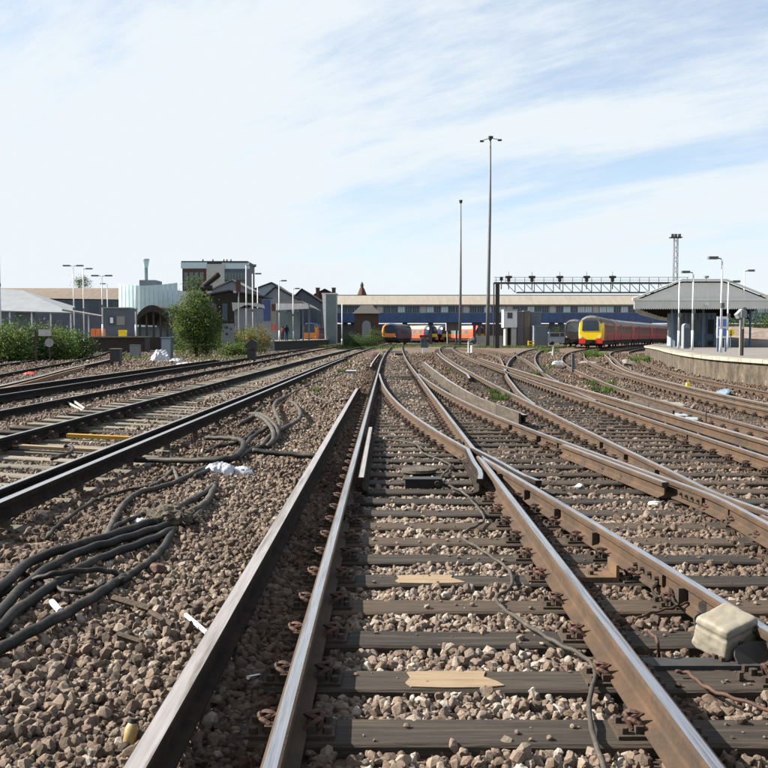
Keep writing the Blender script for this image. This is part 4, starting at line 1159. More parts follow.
# ------------------------------------------------------------------ lift tower
Y = 152
lt = thing('lift_tower', 'tall glass lift tower with a white side standing before the brown footbridge roof', 'lift tower', (X_(329,Y),Y,0))
xa, xb, zt = X_(326,Y), X_(336.6,Y), Z_(294,Y)
MB().box(xa,xb,Y,Y+3,0,zt).build('wall', M['steel_grey'], lt)
for k in range(6):
    z0 = .3 + (zt-.4)*k/6; z1 = .3 + (zt-.4)*(k+1)/6 - .07
    MB().box(xa+.05,xb-.12,Y-.06,Y,z0,z1).build('glass_panel', M['glass_mid'], lt)
MB().add([(X_(322.3,Y),Y-.1,zt),(xa,Y-.1,zt),(xa,Y-.1,0),(X_(325.2,Y),Y-.1,0),(X_(322.3,Y),Y+3,zt),(xa,Y+3,zt),(xa,Y+3,0),(X_(325.2,Y),Y+3,0)],
         [(0,3,2,1),(4,5,6,7),(0,4,7,3),(0,1,5,4),(1,2,6,5),(2,3,7,6)]).build('white_side', M['white'], lt)
MB().box(xa-.7,xb+.1,Y-.15,Y+3.1,zt+.002,zt+.15).build('roof', M['white'], lt)
# ================================================================== trains
def frame_fn(o, a):      # local (x right, y back, z up) -> world, front faces -y turned by a
    mt_ = Matrix.Translation(o) @ Matrix.Rotation(a, 4, 'Z')
    return mt_
PROF = [(-1.34,.95),(-1.38,1.6),(-1.38,2.3),(-1.30,2.95),(-1.02,3.42),(-.55,3.68),(0,3.76),(.55,3.68),(1.02,3.42),(1.30,2.95),(1.38,2.3),(1.38,1.6),(1.34,.95)]
def loft(secs, mt_, mi_fn, mb=None):
    mb = mb or MB(); n = len(secs[0][1]); vs = []
    for y, pr in secs:
        for x, z in pr: vs.append(mt_ @ Vector((x, y, z)))
    o = len(mb.v); mb.v += [tuple(v_) for v_ in vs]
    for i in range(len(secs)-1):
        for k in range(n):
            mb.f.append((o+i*n+k, o+i*n+(k+1) % n, o+(i+1)*n+(k+1) % n, o+(i+1)*n+k)); mb.m.append(mi_fn(k))
    mb.f.append(tuple(o+k for k in range(n))); mb.m.append(0)
    mb.f.append(tuple(o+(len(secs)-1)*n+k for k in reversed(range(n)))); mb.m.append(0)
    return mb
def B(mb, mt_, x0, x1, y0, y1, z0, z1, mi=0): return mb.box(x0,x1,y0,y1,z0,z1,mi,tz=lambda v_: mt_ @ Vector(v_))
def carriage(root, mt_, Ln, body, roofm, glass, nose=0.0, doors=None, nwin=8, two_tone=None):
    pr = PROF
    mb = loft([(nose, pr), (Ln, pr)], mt_, lambda k: 1 if 3 <= k <= 8 else 0)
    c = mb.build('carriage', [body, roofm], root)
    mb = MB(); B(mb, mt_, -1.2,1.2,nose+.4,Ln-.3,.45,.94)
    for yb in (nose+3, Ln-3):
        for yy in (-1.3,1.3):
            for sx in (-.75,.75):
                a_ = mt_ @ Vector((sx-.07, yb+yy, .45)); b_ = mt_ @ Vector((sx+.07, yb+yy, .45)); mb.cyl(a_, b_, .42, .42, 14)
        B(mb, mt_, -1.0,1.0,yb-1.9,yb+1.9,.35,.62)
    mb.build('bogie', M['underframe'], root)
    st_ = (Ln - nose - 1.5) / nwin
    for s in (-1, 1):
        for k in range(nwin):
            y0 = nose + .9 + k*st_
            mw = MB(); B(mw, mt_, min(s*1.37,s*1.395), max(s*1.37,s*1.395), y0, y0+st_*.66, 1.9, 2.75); mw.build('window', glass, c)
        if doors:
            for yd in (nose + .9 + st_*1.86, Ln - 1.2 - st_*1.1):
                mw = MB(); B(mw, mt_, min(s*1.37,s*1.41), max(s*1.37,s*1.41), yd, yd+.5, 1.0, 3.0); mw.build('door', doors, c)
    return c
def nose_round(root, mt_, cols, L_=1.7, sx=.86):
    """front end: a tapering cab with windscreen, side cheeks, skirts and coupler"""
    full = [(x, z) for x, z in PROF]
    mid = [(x*.97, .95+(z-.95)*.99) for x, z in PROF]
    fr = [(x*sx, .95+(z-.95)*.90) for x, z in PROF]
    cab = loft([(0, fr), (L_*.35, mid), (L_, full)], mt_, lambda k: 1 if 3 <= k <= 8 else 0).build('cab', [cols['face'], cols['roof']], root)
    mw = MB(); q = [(-.93,2.02),(.93,2.02),(.86,3.05),(.62,3.16),(-.62,3.16),(-.86,3.05)]
    mw.add([mt_ @ Vector((x, -.035 if z > 2 else -.03, z)) for x, z in q] + [mt_ @ Vector((x, .05, z)) for x, z in q],
           [tuple(range(6)), tuple(range(11,5,-1))] + [(i, 6+i, 6+(i+1) % 6, (i+1) % 6) for i in range(6)])
    mw.build('windscreen', cols['glass'], cab)
    cp_ = [(x, z) for x, z in fr if z > 3.1]; cp_ = [(-1.02, 3.12)] + cp_ + [(1.02, 3.12)]; nn_ = len(cp_)
    mb = MB(); mb.add([mt_ @ Vector((x*1.01, -.03, z*1.003)) for x, z in cp_] + [mt_ @ Vector((x*1.01, .1, z*1.003)) for x, z in cp_], [tuple(range(nn_)), tuple(range(2*nn_-1, nn_-1, -1))] + [(i, nn_+i, nn_+(i+1) % nn_, (i+1) % nn_) for i in range(nn_)])
    mb.build('roof_cap', cols['roof'], cab)
    if 'panel' in cols:
        mb = MB(); B(mb, mt_, -1.0,1.0,-.05,.02,1.25,1.93); mb.build('front_panel', cols['panel'], cab)
    for s in (-1, 1):
        mb = MB(); B(mb, mt_, min(s*.55,s*1.27), max(s*.55,s*1.27), -.06,.5,.62,1.18); mb.build('skirt', cols['skirt'], root)
        mb = MB(); mb.cyl(mt_ @ Vector((s*1.0,-.07,1.36)), mt_ @ Vector((s*1.0,.05,1.36)), .12,.12,10); mb.build('headlight', cols['lamp'], cab)
    mb = MB(); B(mb, mt_, -.5,.5,-.1,.4,.55,1.05); B(mb, mt_, -.2,.2,-.45,-.1,.7,1.0); mb.build('coupler', M['underframe'], root)
    return cab
M['lampglass'] = mat('clear_headlight', (.7,.68,.6),(.6,.58,.5),3,rough=.2,k=.9)
M['orange_cheek'] = mat('orange_train_paint', (.85,.28,.05),(.7,.22,.04),1,rough=.45,k=.8)
M['teal_screen'] = mat('blue_grey_windscreen', (.07,.11,.17),(.04,.06,.10),.8,rough=.15)
tr = thing('passenger_train', 'train with a bright yellow nose and red corners leading a string of maroon carriages', 'train', (H(105),105,0))
y = 105.0
def path_frame(fn, y, Ln, z=0):
    k = slope(fn, y + Ln*.5*.9); a = -math.atan(k); return frame_fn(Vector((fn(y), y, z)), a), a
mt_, a = path_frame(H, 105, 22)
nose_round(tr, mt_, dict(face=M['yellow'], roof=M['train_grey'], glass=M['teal_screen'], skirt=M['red'], lamp=M['lampglass']))
pos = Vector((H(105), 105, -.02)); L_ = 21.5
for k in range(7):
    yy = pos.y; 
    # direction from pos to the point of the path one carriage length on
    lo, hi = yy, yy + L_ + 5
    for _ in range(30):
        mid = (lo+hi)/2
        if math.hypot(H(mid)-pos.x, mid-pos.y) < L_ + .5: lo = mid
        else: hi = mid
    nxt = Vector((H(lo), lo, pos.z)); a = -math.atan2(nxt.x-pos.x, nxt.y-pos.y)
    fm_ = frame_fn(pos, a)
    carriage(tr, fm_, L_, M['maroon'], M['train_grey'] if k == 0 else M['train_pale'], M['train_olive'], 1.7 if k == 0 else 0.15, M['maroon'], 9)
    pos = nxt
# grey train behind it
tg = thing('passenger_train', 'grey-fronted train half hidden behind the yellow-nosed one', 'train', (X_(572.5,128),128,0))
fm_ = frame_fn(Vector((X_(574,128),128,-.02)), R(-15))
nose_round(tg, fm_, dict(face=M['train_grey'], roof=M['train_grey'], glass=M['glass_mid'], skirt=M['underframe'], lamp=M['lampglass']))
carriage(tg, fm_, 20, M['train_grey'], M['train_grey'], M['glass_dark'], 1.7)
# orange-cheeked train
to = thing('passenger_train', 'dark-fronted train with orange cheeks standing right of the small brick hut', 'train', (X_(390.5,172),172,0))
fm_ = frame_fn(Vector((X_(390,172),172,0)), R(-9))
nose_round(to, fm_, dict(face=M['train_blue'], roof=M['train_blue'], glass=M['glass_dark'], skirt=M['underframe'], lamp=M['lampglass'], panel=M['orange_cheek']), sx=.78)
for s in (-1,):
    mb = MB(); mb.tube([fm_ @ Vector((s*1.22,.1,1.3)), fm_ @ Vector((s*1.26,.15,2.3)), fm_ @ Vector((s*1.12,.2,3.1)), fm_ @ Vector((s*.7,.25,3.5))], [.22,.3,.26,.12], 8); mb.build('cheek', M['orange_cheek'], to)
carriage(to, fm_, 20, M['train_blue'], M['train_grey'], M['glass_dark'], 1.7)
def red_train(label, px, Y, ang, z=0, cab=M['train_blue']):
    t_ = thing('commuter_train', label, 'train', (X_(px,Y),Y,z))
    f_ = frame_fn(Vector((X_(px,Y),Y,z)), ang)
    nose_round(t_, f_, dict(face=cab, roof=cab, glass=M['glass_dark'], skirt=M['orange'], lamp=M['lampglass'], panel=M['yellow']), sx=.80)
    carriage(t_, f_, 19, M['red_orange'], M['train_pale'], M['glass_mid'], 1.7, M['train_pale'], 6)
    return t_
red_train('red-orange carriage with a dark blue cab, left one of two under the footbridge', 433, 203, R(24))
red_train('red-orange carriage with a dark blue cab, nearest the white container under the footbridge', 446.5, 206, R(24))
red_train('red-nosed train mostly hidden between the two tall masts', 480, 206, R(28), cab=M['red_orange'])
tb = thing('passenger_train', 'dark train with orange ends in the shade of the train shed beside the lift tower', 'train', (X_(310,160),158,0))
f_ = frame_fn(Vector((X_(309.5,158),158,-.0)), R(-2))
nose_round(tb, f_, dict(face=M['orange_cheek'], roof=M['train_blue'], glass=M['glass_dark'], skirt=M['orange_cheek'], lamp=M['lampglass']))
carriage(tb, f_, 19, M['train_blue'], M['train_grey'], M['glass_dark'], 1.7)
wc = thing('white_container', 'plain white container under the footbridge left of the thin mast', 'container', (X_(453,200),200,-.2))
MB().box(X_(446.5,200),X_(458.8,200),200,203,Z_(330.5,200),Z_(322.5,200)).build('box_body', M['white'], wc)
MB().box(X_(447.5,200),X_(448.5,200),200.2,202.8,-.2,Z_(330.5,200)).box(X_(456.5,200),X_(457.5,200),200.2,202.8,-.2,Z_(330.5,200)).build('stand', M['steel_grey'], wc)
for k in range(3): MB().box(X_(447.6+k*3.9,200),X_(447.75+k*3.9,200),199.95,200,Z_(330.3,200),Z_(322.8,200)).build('panel_seam', M['steel_grey'], wc)
vn = thing('parked_van', 'pale van with dark windows parked beyond the white picket fence', 'van', (X_(553,170),170,-.2))
xa = X_(548,170)
MB().prism([(xa,.2),(xa+4.2,.2),(xa+4.2,1.2),(xa+3.6,1.35),(xa+3.0,2.1),(xa+.2,2.15),(xa,1.9)],170,171.8).build('body', M['frame_pale'], vn)
for q in (.8,3.3): MB().cyl((xa+q,169.95,.15),(xa+q,171.85,.15),.33,.33,14).build('wheel', M['underframe'], vn)
MB().prism([(xa+2.2,1.35),(xa+3.4,1.4),(xa+2.95,2.0),(xa+2.2,2.0)],169.96,170).build('window', M['glass_dark'], vn)
MB().box(xa+.4,xa+2.0,169.96,170,1.35,1.95).build('window', M['glass_dark'], vn)

# ================================================================== stone platform with canopy (right)
PZ = .66
edge = [(12.7,22),(12.5,28),(12.45,31),(12.45,35),(13.1,40),(15.1,50),(17.9,62),(19.6,70),(20.9,76),(22.6,81),(26.5,92),(34,112),(50,146),(58,160)]
ef = spline([(y_, x_) for x_, y_ in edge])
pe = [(ef(y_), y_) for y_ in list(np.arange(22, 100, 1.0)) + [105,112,120,130,146,160]]
pl = thing('stone_platform', 'curved platform with a stained brick wall and pale stone edge', 'platform', (16,50,-.2))
mb = MB(); n = len(pe)
vs = [(x_,y_,-.4) for x_,y_ in pe] + [(x_,y_,PZ-.11) for x_,y_ in pe]
mb.add(vs, [(i,n+i,n+i+1,i+1) for i in range(n-1)]); mb.build('brick_wall', M['pwall'], pl)
mb = MB(); vs = [(x_+.42,y_,PZ-.004) for x_,y_ in pe] + [(x_+ (13 if y_ < 90 else 12),y_,PZ-.004) for x_,y_ in pe]
mb.add(vs, [(i,n+i,n+i+1,i+1) for i in range(n-1)]); mb.build('surface', M['platform_top'], pl)
for i in range(0, n-1):
    if pe[i][1] > 92: continue
    (xa,ya),(xb,yb) = pe[i], pe[i+1]; d = Vector((xb-xa,yb-ya,0)).normalized(); s = Vector((d.y,-d.x,0))
    A = Vector((xa,ya,0)) + d*.012; Bq = Vector((xb,yb,0)) - d*.012; jz = random.uniform(-.008,.008)
    q = [A - s*.10, Bq - s*.10, Bq + s*.46, A + s*.46]
    MB().add([(p_.x,p_.y,PZ-.109) for p_ in q] + [(p_.x,p_.y,PZ+.012+jz) for p_ in q], [(0,1,2,3),(7,6,5,4),(1,0,4,5),(2,1,5,6),(3,2,6,7),(0,3,7,4)]).build('coping_stone', M['coping'], pl)
MB().slab([(x_,y_) for x_,y_ in pe if y_ < 92 and y_ >= 22][0:0] or [(12.9,21.9),(26,21.9),(26,22.0),(12.9,22.0)], -.4, PZ-.01).build('end_wall', M['pwall'], pl)

cn = thing('station_canopy', 'wide grey gabled platform canopy with a scalloped valance on the curved platform', 'canopy', (22,66,PZ))
Yc = 66
lx, rx = X_(633.5,Yc), X_(771,Yc); ez, az = Z_(300,Yc), Z_(281.3,Yc); rl, rr_ = X_(681,Yc), X_(724,Yc)
st = [(Vector((lx,Yc,0)), Vector((1,0,0))), (Vector((22.6,84,0)), Vector((.955,-.30,0)).normalized()), (Vector((31,108,0)), Vector((.92,-.39,0)).normalized()), (Vector((46,146,0)), Vector((.92,-.39,0)).normalized())]
Wd = rx - lx
def sect(o, s, dz=0):
    f = lambda q, z: tuple(o + s*q + Vector((0,0,z+dz)))
    return [f(0,ez), f(rl-lx,az), f(rr_-lx,az), f(Wd,ez)]
mb = MB(); vs = []
for o_, s_ in st: vs += sect(o_, s_)
for o_, s_ in st: vs += sect(o_, s_, -.16)
fs = []; m4 = 4*len(st)
for i in range(len(st)-1):
    for k in range(3):
        fs.append((i*4+k, i*4+k+1, (i+1)*4+k+1, (i+1)*4+k)); fs.append((m4+(i+1)*4+k, m4+(i+1)*4+k+1, m4+i*4+k+1, m4+i*4+k))
    for k in (0,3): fs.append((i*4+k,(i+1)*4+k,m4+(i+1)*4+k,m4+i*4+k))
mb.add(vs, fs); ms = [0]*len(fs)
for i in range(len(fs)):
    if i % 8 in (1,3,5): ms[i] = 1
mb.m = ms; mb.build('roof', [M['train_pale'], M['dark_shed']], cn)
# gable boards
M['gable'] = mat('grey_painted_boards', (.80,.80,.77),(.72,.72,.69),1,rough=.75,k=.85)
M['gable_dark'] = mat('grey_valance_boards', (.70,.70,.67),(.62,.62,.59),1,rough=.75,k=.85)
npk = 60; wv = Wd / npk
def ztop(x):
    if x < rl-lx: return ez + (az-ez)*x/(rl-lx)
    if x > rr_-lx: return az - (az-ez)*(x-(rr_-lx))/(Wd-(rr_-lx))
    return az
for k in range(npk):
    a_, b_ = k*wv, (k+1)*wv-.003; za, zb2 = ztop(a_)-.10, ztop(b_)-.10
    if min(za, zb2) > ez + .03:
        q = [(lx+a_,ez),(lx+b_,ez),(lx+b_,zb2),(lx+a_,za)]
        MB().prism(q, Yc-.02-.004*(k%2), Yc+.03).build('gable_board', M['gable'], cn)
zv = Z_(309.3,Yc)
for k in range(npk):
    a_, b_ = lx+k*wv, lx+(k+1)*wv-.003; dz = .0
    mb = MB(); c_ = (a_+b_)/2
    mb.prism([(a_,zv+.09),(c_-.03,zv),(c_+.03,zv),(b_,zv+.09),(b_,ez+.02),(a_,ez+.02)], Yc-.10-.004*(k%2), Yc-.06).build('valance_board', M['gable_dark'], cn)
MB().box(lx-.05,rx+.05,Yc-.16,Yc-.11,ez-.04,ez+.10).build('fascia', M['gable'], cn)
MB().prism([(lx-.15,ez),(rl-.05,az+.02),(rr_+.05,az+.02),(rx+.15,ez),(rx+.15,ez+.12),(rr_+.05,az+.15),(rl-.05,az+.15),(lx-.15,ez+.12)],Yc-.2,Yc-.03).build('barge_board', M['gable'], cn)
# side valances along the receding eaves
for side in (0,):
    for i in range(len(st)-1):
        for k in range(26):
            u0, u1 = k/26, (k+.9)/26
            A = st[i][0].lerp(st[i+1][0],u0) + (st[i][1]*Wd if side else Vector()); Bq = st[i][0].lerp(st[i+1][0],u1) + (st[i][1]*Wd if side else Vector())
            d = (Bq-A).normalized(); s = Vector((d.y,-d.x,0))*.03
            z0, z1 = zv+.02, ez
            MB().add([A-s+Vector((0,0,z0)),A+s+Vector((0,0,z0)),Bq+s+Vector((0,0,z0)),Bq-s+Vector((0,0,z0)),A-s+Vector((0,0,z1)),A+s+Vector((0,0,z1)),Bq+s+Vector((0,0,z1)),Bq-s+Vector((0,0,z1))],
                     [(3,2,1,0),(4,5,6,7),(0,1,5,4),(1,2,6,5),(2,3,7,6),(3,0,4,7)]).build('valance_board', M['gable_dark'], cn)
for px, Y in ((671.5,66.6),(675,70),(703,68),(750,72),(679,78),(684,92)):
    MB().cyl((X_(px,Y),Y,PZ),(X_(px,Y),Y,ez-.1),.085,.075,10).obox((X_(px,Y),Y,ez-.35),.12,.9,.12).build('column', M['blue_post'], cn)
for k in range(12):      # rafters on the underside
    u = (k+.5)/12; q = 2 if u > .62 else (1 if u > .25 else 0)
    yy = Yc + 1.5 + k*4.5
    o_ = None
    for i in range(len(st)-1):
        if st[i][0].y <= yy <= st[i+1][0].y:
            f_ = (yy-st[i][0].y)/(st[i+1][0].y-st[i][0].y); o_ = st[i][0].lerp(st[i+1][0],f_); s_ = st[i][1].lerp(st[i+1][1],f_)
    if o_ is None: continue
    MB().bar(o_+s_*.2+Vector((0,0,ez-.22)), o_+s_*(Wd-.2)+Vector((0,0,ez-.22)), .1,.16).build('rafter', M['dark_shed'], cn)
MB().cyl((X_(705,Yc),Yc-.2,Z_(304.3,Yc)),(X_(705,Yc),Yc-.45,Z_(304.3,Yc)),.11,.14,12).build('lamp', M['white'], cn)
MB().cyl((X_(705.3,80),80,az),(X_(705.3,80),80,Z_(277,80)),.05,.05,8).cyl((X_(705.3,80),80,Z_(278,80)),(X_(705.3,80),80,Z_(276,80)),.2,.24,8).build('roof_vent', M['steel_grey'], cn)
# building under the canopy
wr = thing('waiting_room', 'pale waiting room with a dark doorway standing under the grey canopy', 'building', (X_(693,76),76,PZ))
Y = 76
MB().box(X_(673,Y),X_(716,Y),Y,Y+1.6,PZ,Z_(313,Y)).build('wall', M['frame_pale'], wr)
MB().box(X_(708,Y),X_(713.5,Y),Y-.06,Y,PZ+.02,PZ+2.1).build('door', M['steel_dark'], wr)
MB().box(X_(694,Y),X_(700,Y),Y-.06,Y,PZ+.9,PZ+2.1).build('window', M['glass_mid'], wr)
for k in range(9): MB().box(X_(674+k*4.6,Y),X_(674.5+k*4.6,Y),Y-.03,Y,PZ,Z_(314,Y)).build('panel_seam', M['grey_blue'], wr)
be = thing('platform_bench', 'blue bench in front of the pale waiting room', 'bench', (X_(704.5,72),72,PZ))
xb_ = X_(704.5,72)
MB().box(xb_-.8,xb_+.8,72,72.45,PZ+.42,PZ+.47).build('seat', M['blue_post'], be)
MB().box(xb_-.8,xb_+.8,72.45,72.5,PZ+.5,PZ+.95).build('backrest', M['blue_post'], be)
for dx in (-.7,.7): MB().box(xb_+dx-.03,xb_+dx+.03,72.05,72.4,PZ,PZ+.42).build('leg', M['steel_dark'], be)
cb = thing('platform_cabinet', 'grey upright equipment cabinet with a rounded top on the platform tip', 'cabinet', (X_(686.5,60),60,PZ))
MB().box(X_(683.7,60),X_(689.7,60),60,60.5,PZ,Z_(326,60)).build('body', M['grey_wall'], cb)
MB().cyl((X_(686.7,60),60.01,Z_(326,60)-.03),(X_(686.7,60),60.49,Z_(326,60)-.03),.19,.19,14).build('lid', M['grey_wall'], cb)
MB().box(X_(684.2,60),X_(689.2,60),59.98,60,PZ+.08,Z_(328,60)).build('door', M['grey_blue'], cb)
bs = thing('platform_sign', 'blue sign board in a white frame behind the tallest white lamp post', 'sign', (X_(722,48),48,PZ))
Y = 48
MB().box(X_(717,Y),X_(727,Y),Y,Y+.06,Z_(338,Y),Z_(316.5,Y)).build('frame', M['white'], bs)
for q in ((718,721.6,319,326.5),(722.6,726,319,326.5),(718,721.6,328.3,336),(722.6,726,328.3,336)):
    MB().box(X_(q[0],Y),X_(q[1],Y),Y-.02,Y,Z_(q[3],Y),Z_(q[2],Y)).build('blue_panel', M['sign_blue'], bs)
for px in (718,726): MB().box(X_(px,Y)-.04,X_(px,Y)+.04,Y+.01,Y+.09,PZ,Z_(338,Y)).build('post', M['blue_post'], bs)
ys = thing('warning_sign', 'small yellow sign with a dark figure beside the blue sign board', 'sign', (X_(731,62),62,PZ))
Y = 62
MB().cyl((X_(731,Y),Y,Z_(332.6,Y)),(X_(731,Y),Y+.04,Z_(332.6,Y)),.24,.24,16).build('sign_face', M['yellow'], ys)
MB().box(X_(730.5,Y),X_(731.4,Y),Y-.02,Y,Z_(335,Y),Z_(330.6,Y)).box(X_(729.8,Y),X_(731.8,Y),Y-.03,Y-.01,Z_(335.4,Y),Z_(334.6,Y)).build('marking', M['steel_dark'], ys)
MB().box(X_(731,Y)-.03,X_(731,Y)+.03,Y+.04,Y+.09,PZ,Z_(334,Y)).build('post', M['blue_post'], ys)
sp_ = thing('signal_post', 'hooded grey signal box on a pale post with a brown cabinet, at the platform edge', 'signal', (X_(742,38.5),38.5,PZ))
Y = 38.5
MB().prism([(X_(735.8,Y),Z_(314.5,Y)),(X_(738,Y),Z_(318.5,Y)),(X_(740,Y),Z_(317.5,Y)),(X_(745.4,Y),Z_(317.8,Y)),(X_(745.2,Y),Z_(310.8,Y)),(X_(741,Y),Z_(309,Y))],Y-.1,Y+.25).build('hood', M['steel_grey'], sp_)
MB().box(X_(739.5,Y),X_(745.2,Y),Y-.16,Y-.10,Z_(317.6,Y),Z_(311,Y)).build('lamp_face', M['grey_wall'], sp_)
MB().box(X_(741,Y)-.04,X_(741,Y)+.04,Y,Y+.09,PZ,Z_(317.5,Y)).build('post', M['train_pale'], sp_)
MB().box(X_(741.8,Y)+.0,X_(743.6,Y),Y-.03,Y+.12,PZ,Z_(329,Y)).build('cabinet', M['bark'], sp_)
# bank beyond the platform
bk = MB(); 
for k in range(14):
    pass
em = []
for j in range(6):
    for i in range(24):
        xx = 48 + i*3.2; yy = 138 + j*3.5; zz_ = -.24 + (0, .9, 1.8, 2.6, 3.0, 3.0)[j] + .5*mnoise.noise((xx*.25,yy*.3,1)) * (j > 0)
        em.append((xx,yy,zz_))
bk.add(em, [(j*24+i, j*24+i+1, (j+1)*24+i+1, (j+1)*24+i) for j in range(5) for i in range(23)])
kind(bk.build('rubble_bank_terrain', mat('pinkish_rubble', (.38,.30,.26),(.22,.17,.14),.7,rough=.95,wear=(.5,.45,.40),wscale=.5), smooth=True), 'structure')
for i in range(7):
    xx = 56 + i*5.2
    tree(['low green bush on the bank just right of the yellow sign','green bush on the bank behind the hooded signal post','rounded green bush on the bank at the picture edge','green bush on the bank beyond the rubble','yellow-green bush on the bank beyond the rubble','farther green bush on the bank','last green bush on the bank'][i], 'bush', (xx,155,2.2),
         [((xx,155,3.6),(2.8,1.5,1.6)),((xx+1.6,154.5,3.0),(1.8,1.3,1.2))], 1500, .28, 200+i, GR if i % 2 else GD, .15, 'bush', 'bushes on the bank')

# ================================================================== left platforms
lp = thing('raised_platform', 'dark raised platform end carrying the blue-grey cabin and the yellow bin', 'platform', (X_(125,88),88,-.2))
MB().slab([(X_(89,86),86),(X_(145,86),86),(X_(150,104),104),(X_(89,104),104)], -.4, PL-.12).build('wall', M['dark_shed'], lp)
MB().slab([(X_(88.4,85.8),85.8),(X_(145.6,85.8),85.8),(X_(150.6,104),104),(X_(88.4,104),104)], PL-.118, PL).build('coping', M['concrete'], lp)
cbn = thing('platform_cabin', 'blue-grey flat-roofed cabin with a notice window and poster', 'cabin', (X_(115,94),94,PL))
Y = 94
MB().box(X_(102.5,Y),X_(129.5,Y),Y,Y+3,PL,Z_(308.5,Y)).build('wall', M['grey_blue'], cbn)
MB().box(X_(102,Y),X_(130,Y),Y-.1,Y+3.1,Z_(308.4,Y),Z_(307.3,Y)).build('roof', M['steel_grey'], cbn)
MB().box(X_(108.5,Y),X_(115.5,Y),Y-.05,Y,Z_(325,Y),Z_(316.5,Y)).build('window', M['glass_dark'], cbn)
MB().box(X_(110.5,Y),X_(113.5,Y),Y-.07,Y-.05,Z_(323,Y),Z_(317.5,Y)).build('notice', M['white'], cbn)
MB().box(X_(117,Y),X_(125,Y),Y-.05,Y,Z_(325,Y),Z_(316.3,Y)).build('poster', M['train_pale'], cbn)
ob2 = thing('orange_barrier', 'bright orange plastic barrier in front of the dark wall beside the cabin', 'barrier', (X_(97,89),89,PL))
for k in range(3):
    a_ = X_(90.8+k*4.8,89)
    MB().prism([(a_,PL),(a_+.42,PL),(a_+.40,PL+.72),(a_+.02,PL+.72)],89,89.25).build('panel', M['orange'], ob2)
yb_ = thing('yellow_bin', 'yellow grit bin with a sloping lid in front of the blue-grey cabin', 'bin', (X_(122,90),90,PL))
a_, b_ = X_(118,90), X_(126,90)
MB().box(a_+.04,b_-.04,90,90.5,PL,PL+.42).build('body', M['yellow'], yb_)
MB().prism([(a_,PL+.421),(b_,PL+.421),(b_-.08,PL+.6),(a_+.08,PL+.6)],89.95,90.55).build('lid', M['yellow'], yb_)
ar = thing('arched_canopy', 'dark arched station entrance canopy between the cabin and the round bush', 'canopy', (X_(152,108),108,0))
Y = 108; n = 12; arc = [(X_(136,Y)+(X_(169,Y)-X_(136,Y))*k/n, Z_(318,Y)+(Z_(305,Y)-Z_(318,Y))*math.sin(k/n*math.pi)**.7) for k in range(n+1)]
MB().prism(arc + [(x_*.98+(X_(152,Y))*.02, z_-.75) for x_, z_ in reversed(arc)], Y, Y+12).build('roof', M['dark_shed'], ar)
for px in (139,146,153,160,167): MB().box(X_(px,Y)-.1,X_(px,Y)+.1,Y+.3,Y+.5,PL-1.5,Z_(312,Y)).build('column', M['steel_dark'], ar)
MB().box(X_(138,Y),X_(168,Y),Y+9,Y+9.2,0,Z_(312,Y)).build('rear_screen', M['grey_wall'], ar)
MB().box(X_(138,Y),X_(168,Y),Y-1,Y+9,-.3,PL-.1).build('floor_base', M['dark_shed'], ar)
# hoarding, posters
ho = thing('poster_hoarding', 'tall hoarding with a blue poster and a red and white one by the platform', 'hoarding', (X_(268,120),120,0))
Y = 120
MB().box(X_(259.5,Y),X_(278,Y),Y,Y+.15,0,Z_(299,Y)).build('board', M['grey_wall'], ho)
MB().box(X_(263,Y),X_(270.5,Y),Y-.05,Y,Z_(321,Y),Z_(299.5,Y)).build('blue_poster', M['poster_blue'], ho)
MB().box(X_(271.3,Y),X_(276.5,Y),Y-.05,Y,Z_(331,Y),Z_(302,Y)).build('white_poster', M['train_pale'], ho)
MB().box(X_(271.6,Y),X_(276.2,Y),Y-.07,Y-.05,Z_(330.5,Y),Z_(324.5,Y)).build('red_panel', M['red'], ho)
MB().box(X_(271.8,Y),X_(275.8,Y),Y-.07,Y-.05,Z_(311,Y),Z_(304,Y)).build('red_panel', M['brick_red'], ho)
MB().box(X_(259.3,Y),X_(262.3,Y),Y-.06,Y,Z_(318,Y),Z_(298,Y)).build('dark_panel', M['steel_dark'], ho)
# island platform with white canopy
ip = thing('island_platform', 'low platform with a pale edge running from the people to the lift tower', 'platform', (X_(300,120),120,-.2))
poly = [(-12.6,104),(-12.0,104),(-9.0,150),(-8.6,160),(-22,160),(-16,104)]
MB().slab(poly, -.4, .80).build('wall', M['dark_shed'], ip)
MB().slab([(x_+(.1 if x_ > -13 else 0), y_-.1 if y_ < 110 else y_) for x_, y_ in poly], .802, .92).build('coping', M['coping'], ip)
MB().add([(-13.8,100,-.4),(-12.1,100,-.4),(-12.1,104,-.4),(-13.8,104,-.4),(-13.8,100,-.22),(-12.1,100,-.22),(-12.1,103.9,.9),(-13.8,103.9,.9)],[(3,2,1,0),(4,5,6,7),(0,1,5,4),(1,2,6,5),(2,3,7,6),(3,0,4,7)]).build('ramp', M['coping'], ip)
wcn = thing('white_canopy', 'small canopy with a white slatted valance above the waiting people', 'canopy', (X_(290,118),118,.92))
Y = 116; a_, b_ = X_(276,Y), X_(309,Y)
MB().add([(a_,Y,Z_(303.5,Y)),(X_(303,Y),Y,Z_(302.5,Y)),(b_,Y,Z_(306.5,Y)),(a_,Y,Z_(301,Y)),(X_(301,Y),Y,Z_(300.5,Y)),(b_,Y+.1,Z_(306,Y)),
          (a_,Y+22,Z_(303.5,Y)),(X_(303,Y),Y+22,Z_(302.5,Y)),(b_,Y+22,Z_(306.5,Y)),(a_,Y+22,Z_(301,Y)),(X_(301,Y),Y+22,Z_(300.5,Y)),(b_,Y+22,Z_(306,Y))],
         [(0,1,4,3),(1,2,5,4),(9,10,4,3),(10,11,5,4),(6,7,1,0),(7,8,2,1),(2,8,11,5)]).build('roof', M['train_pale'], wcn)
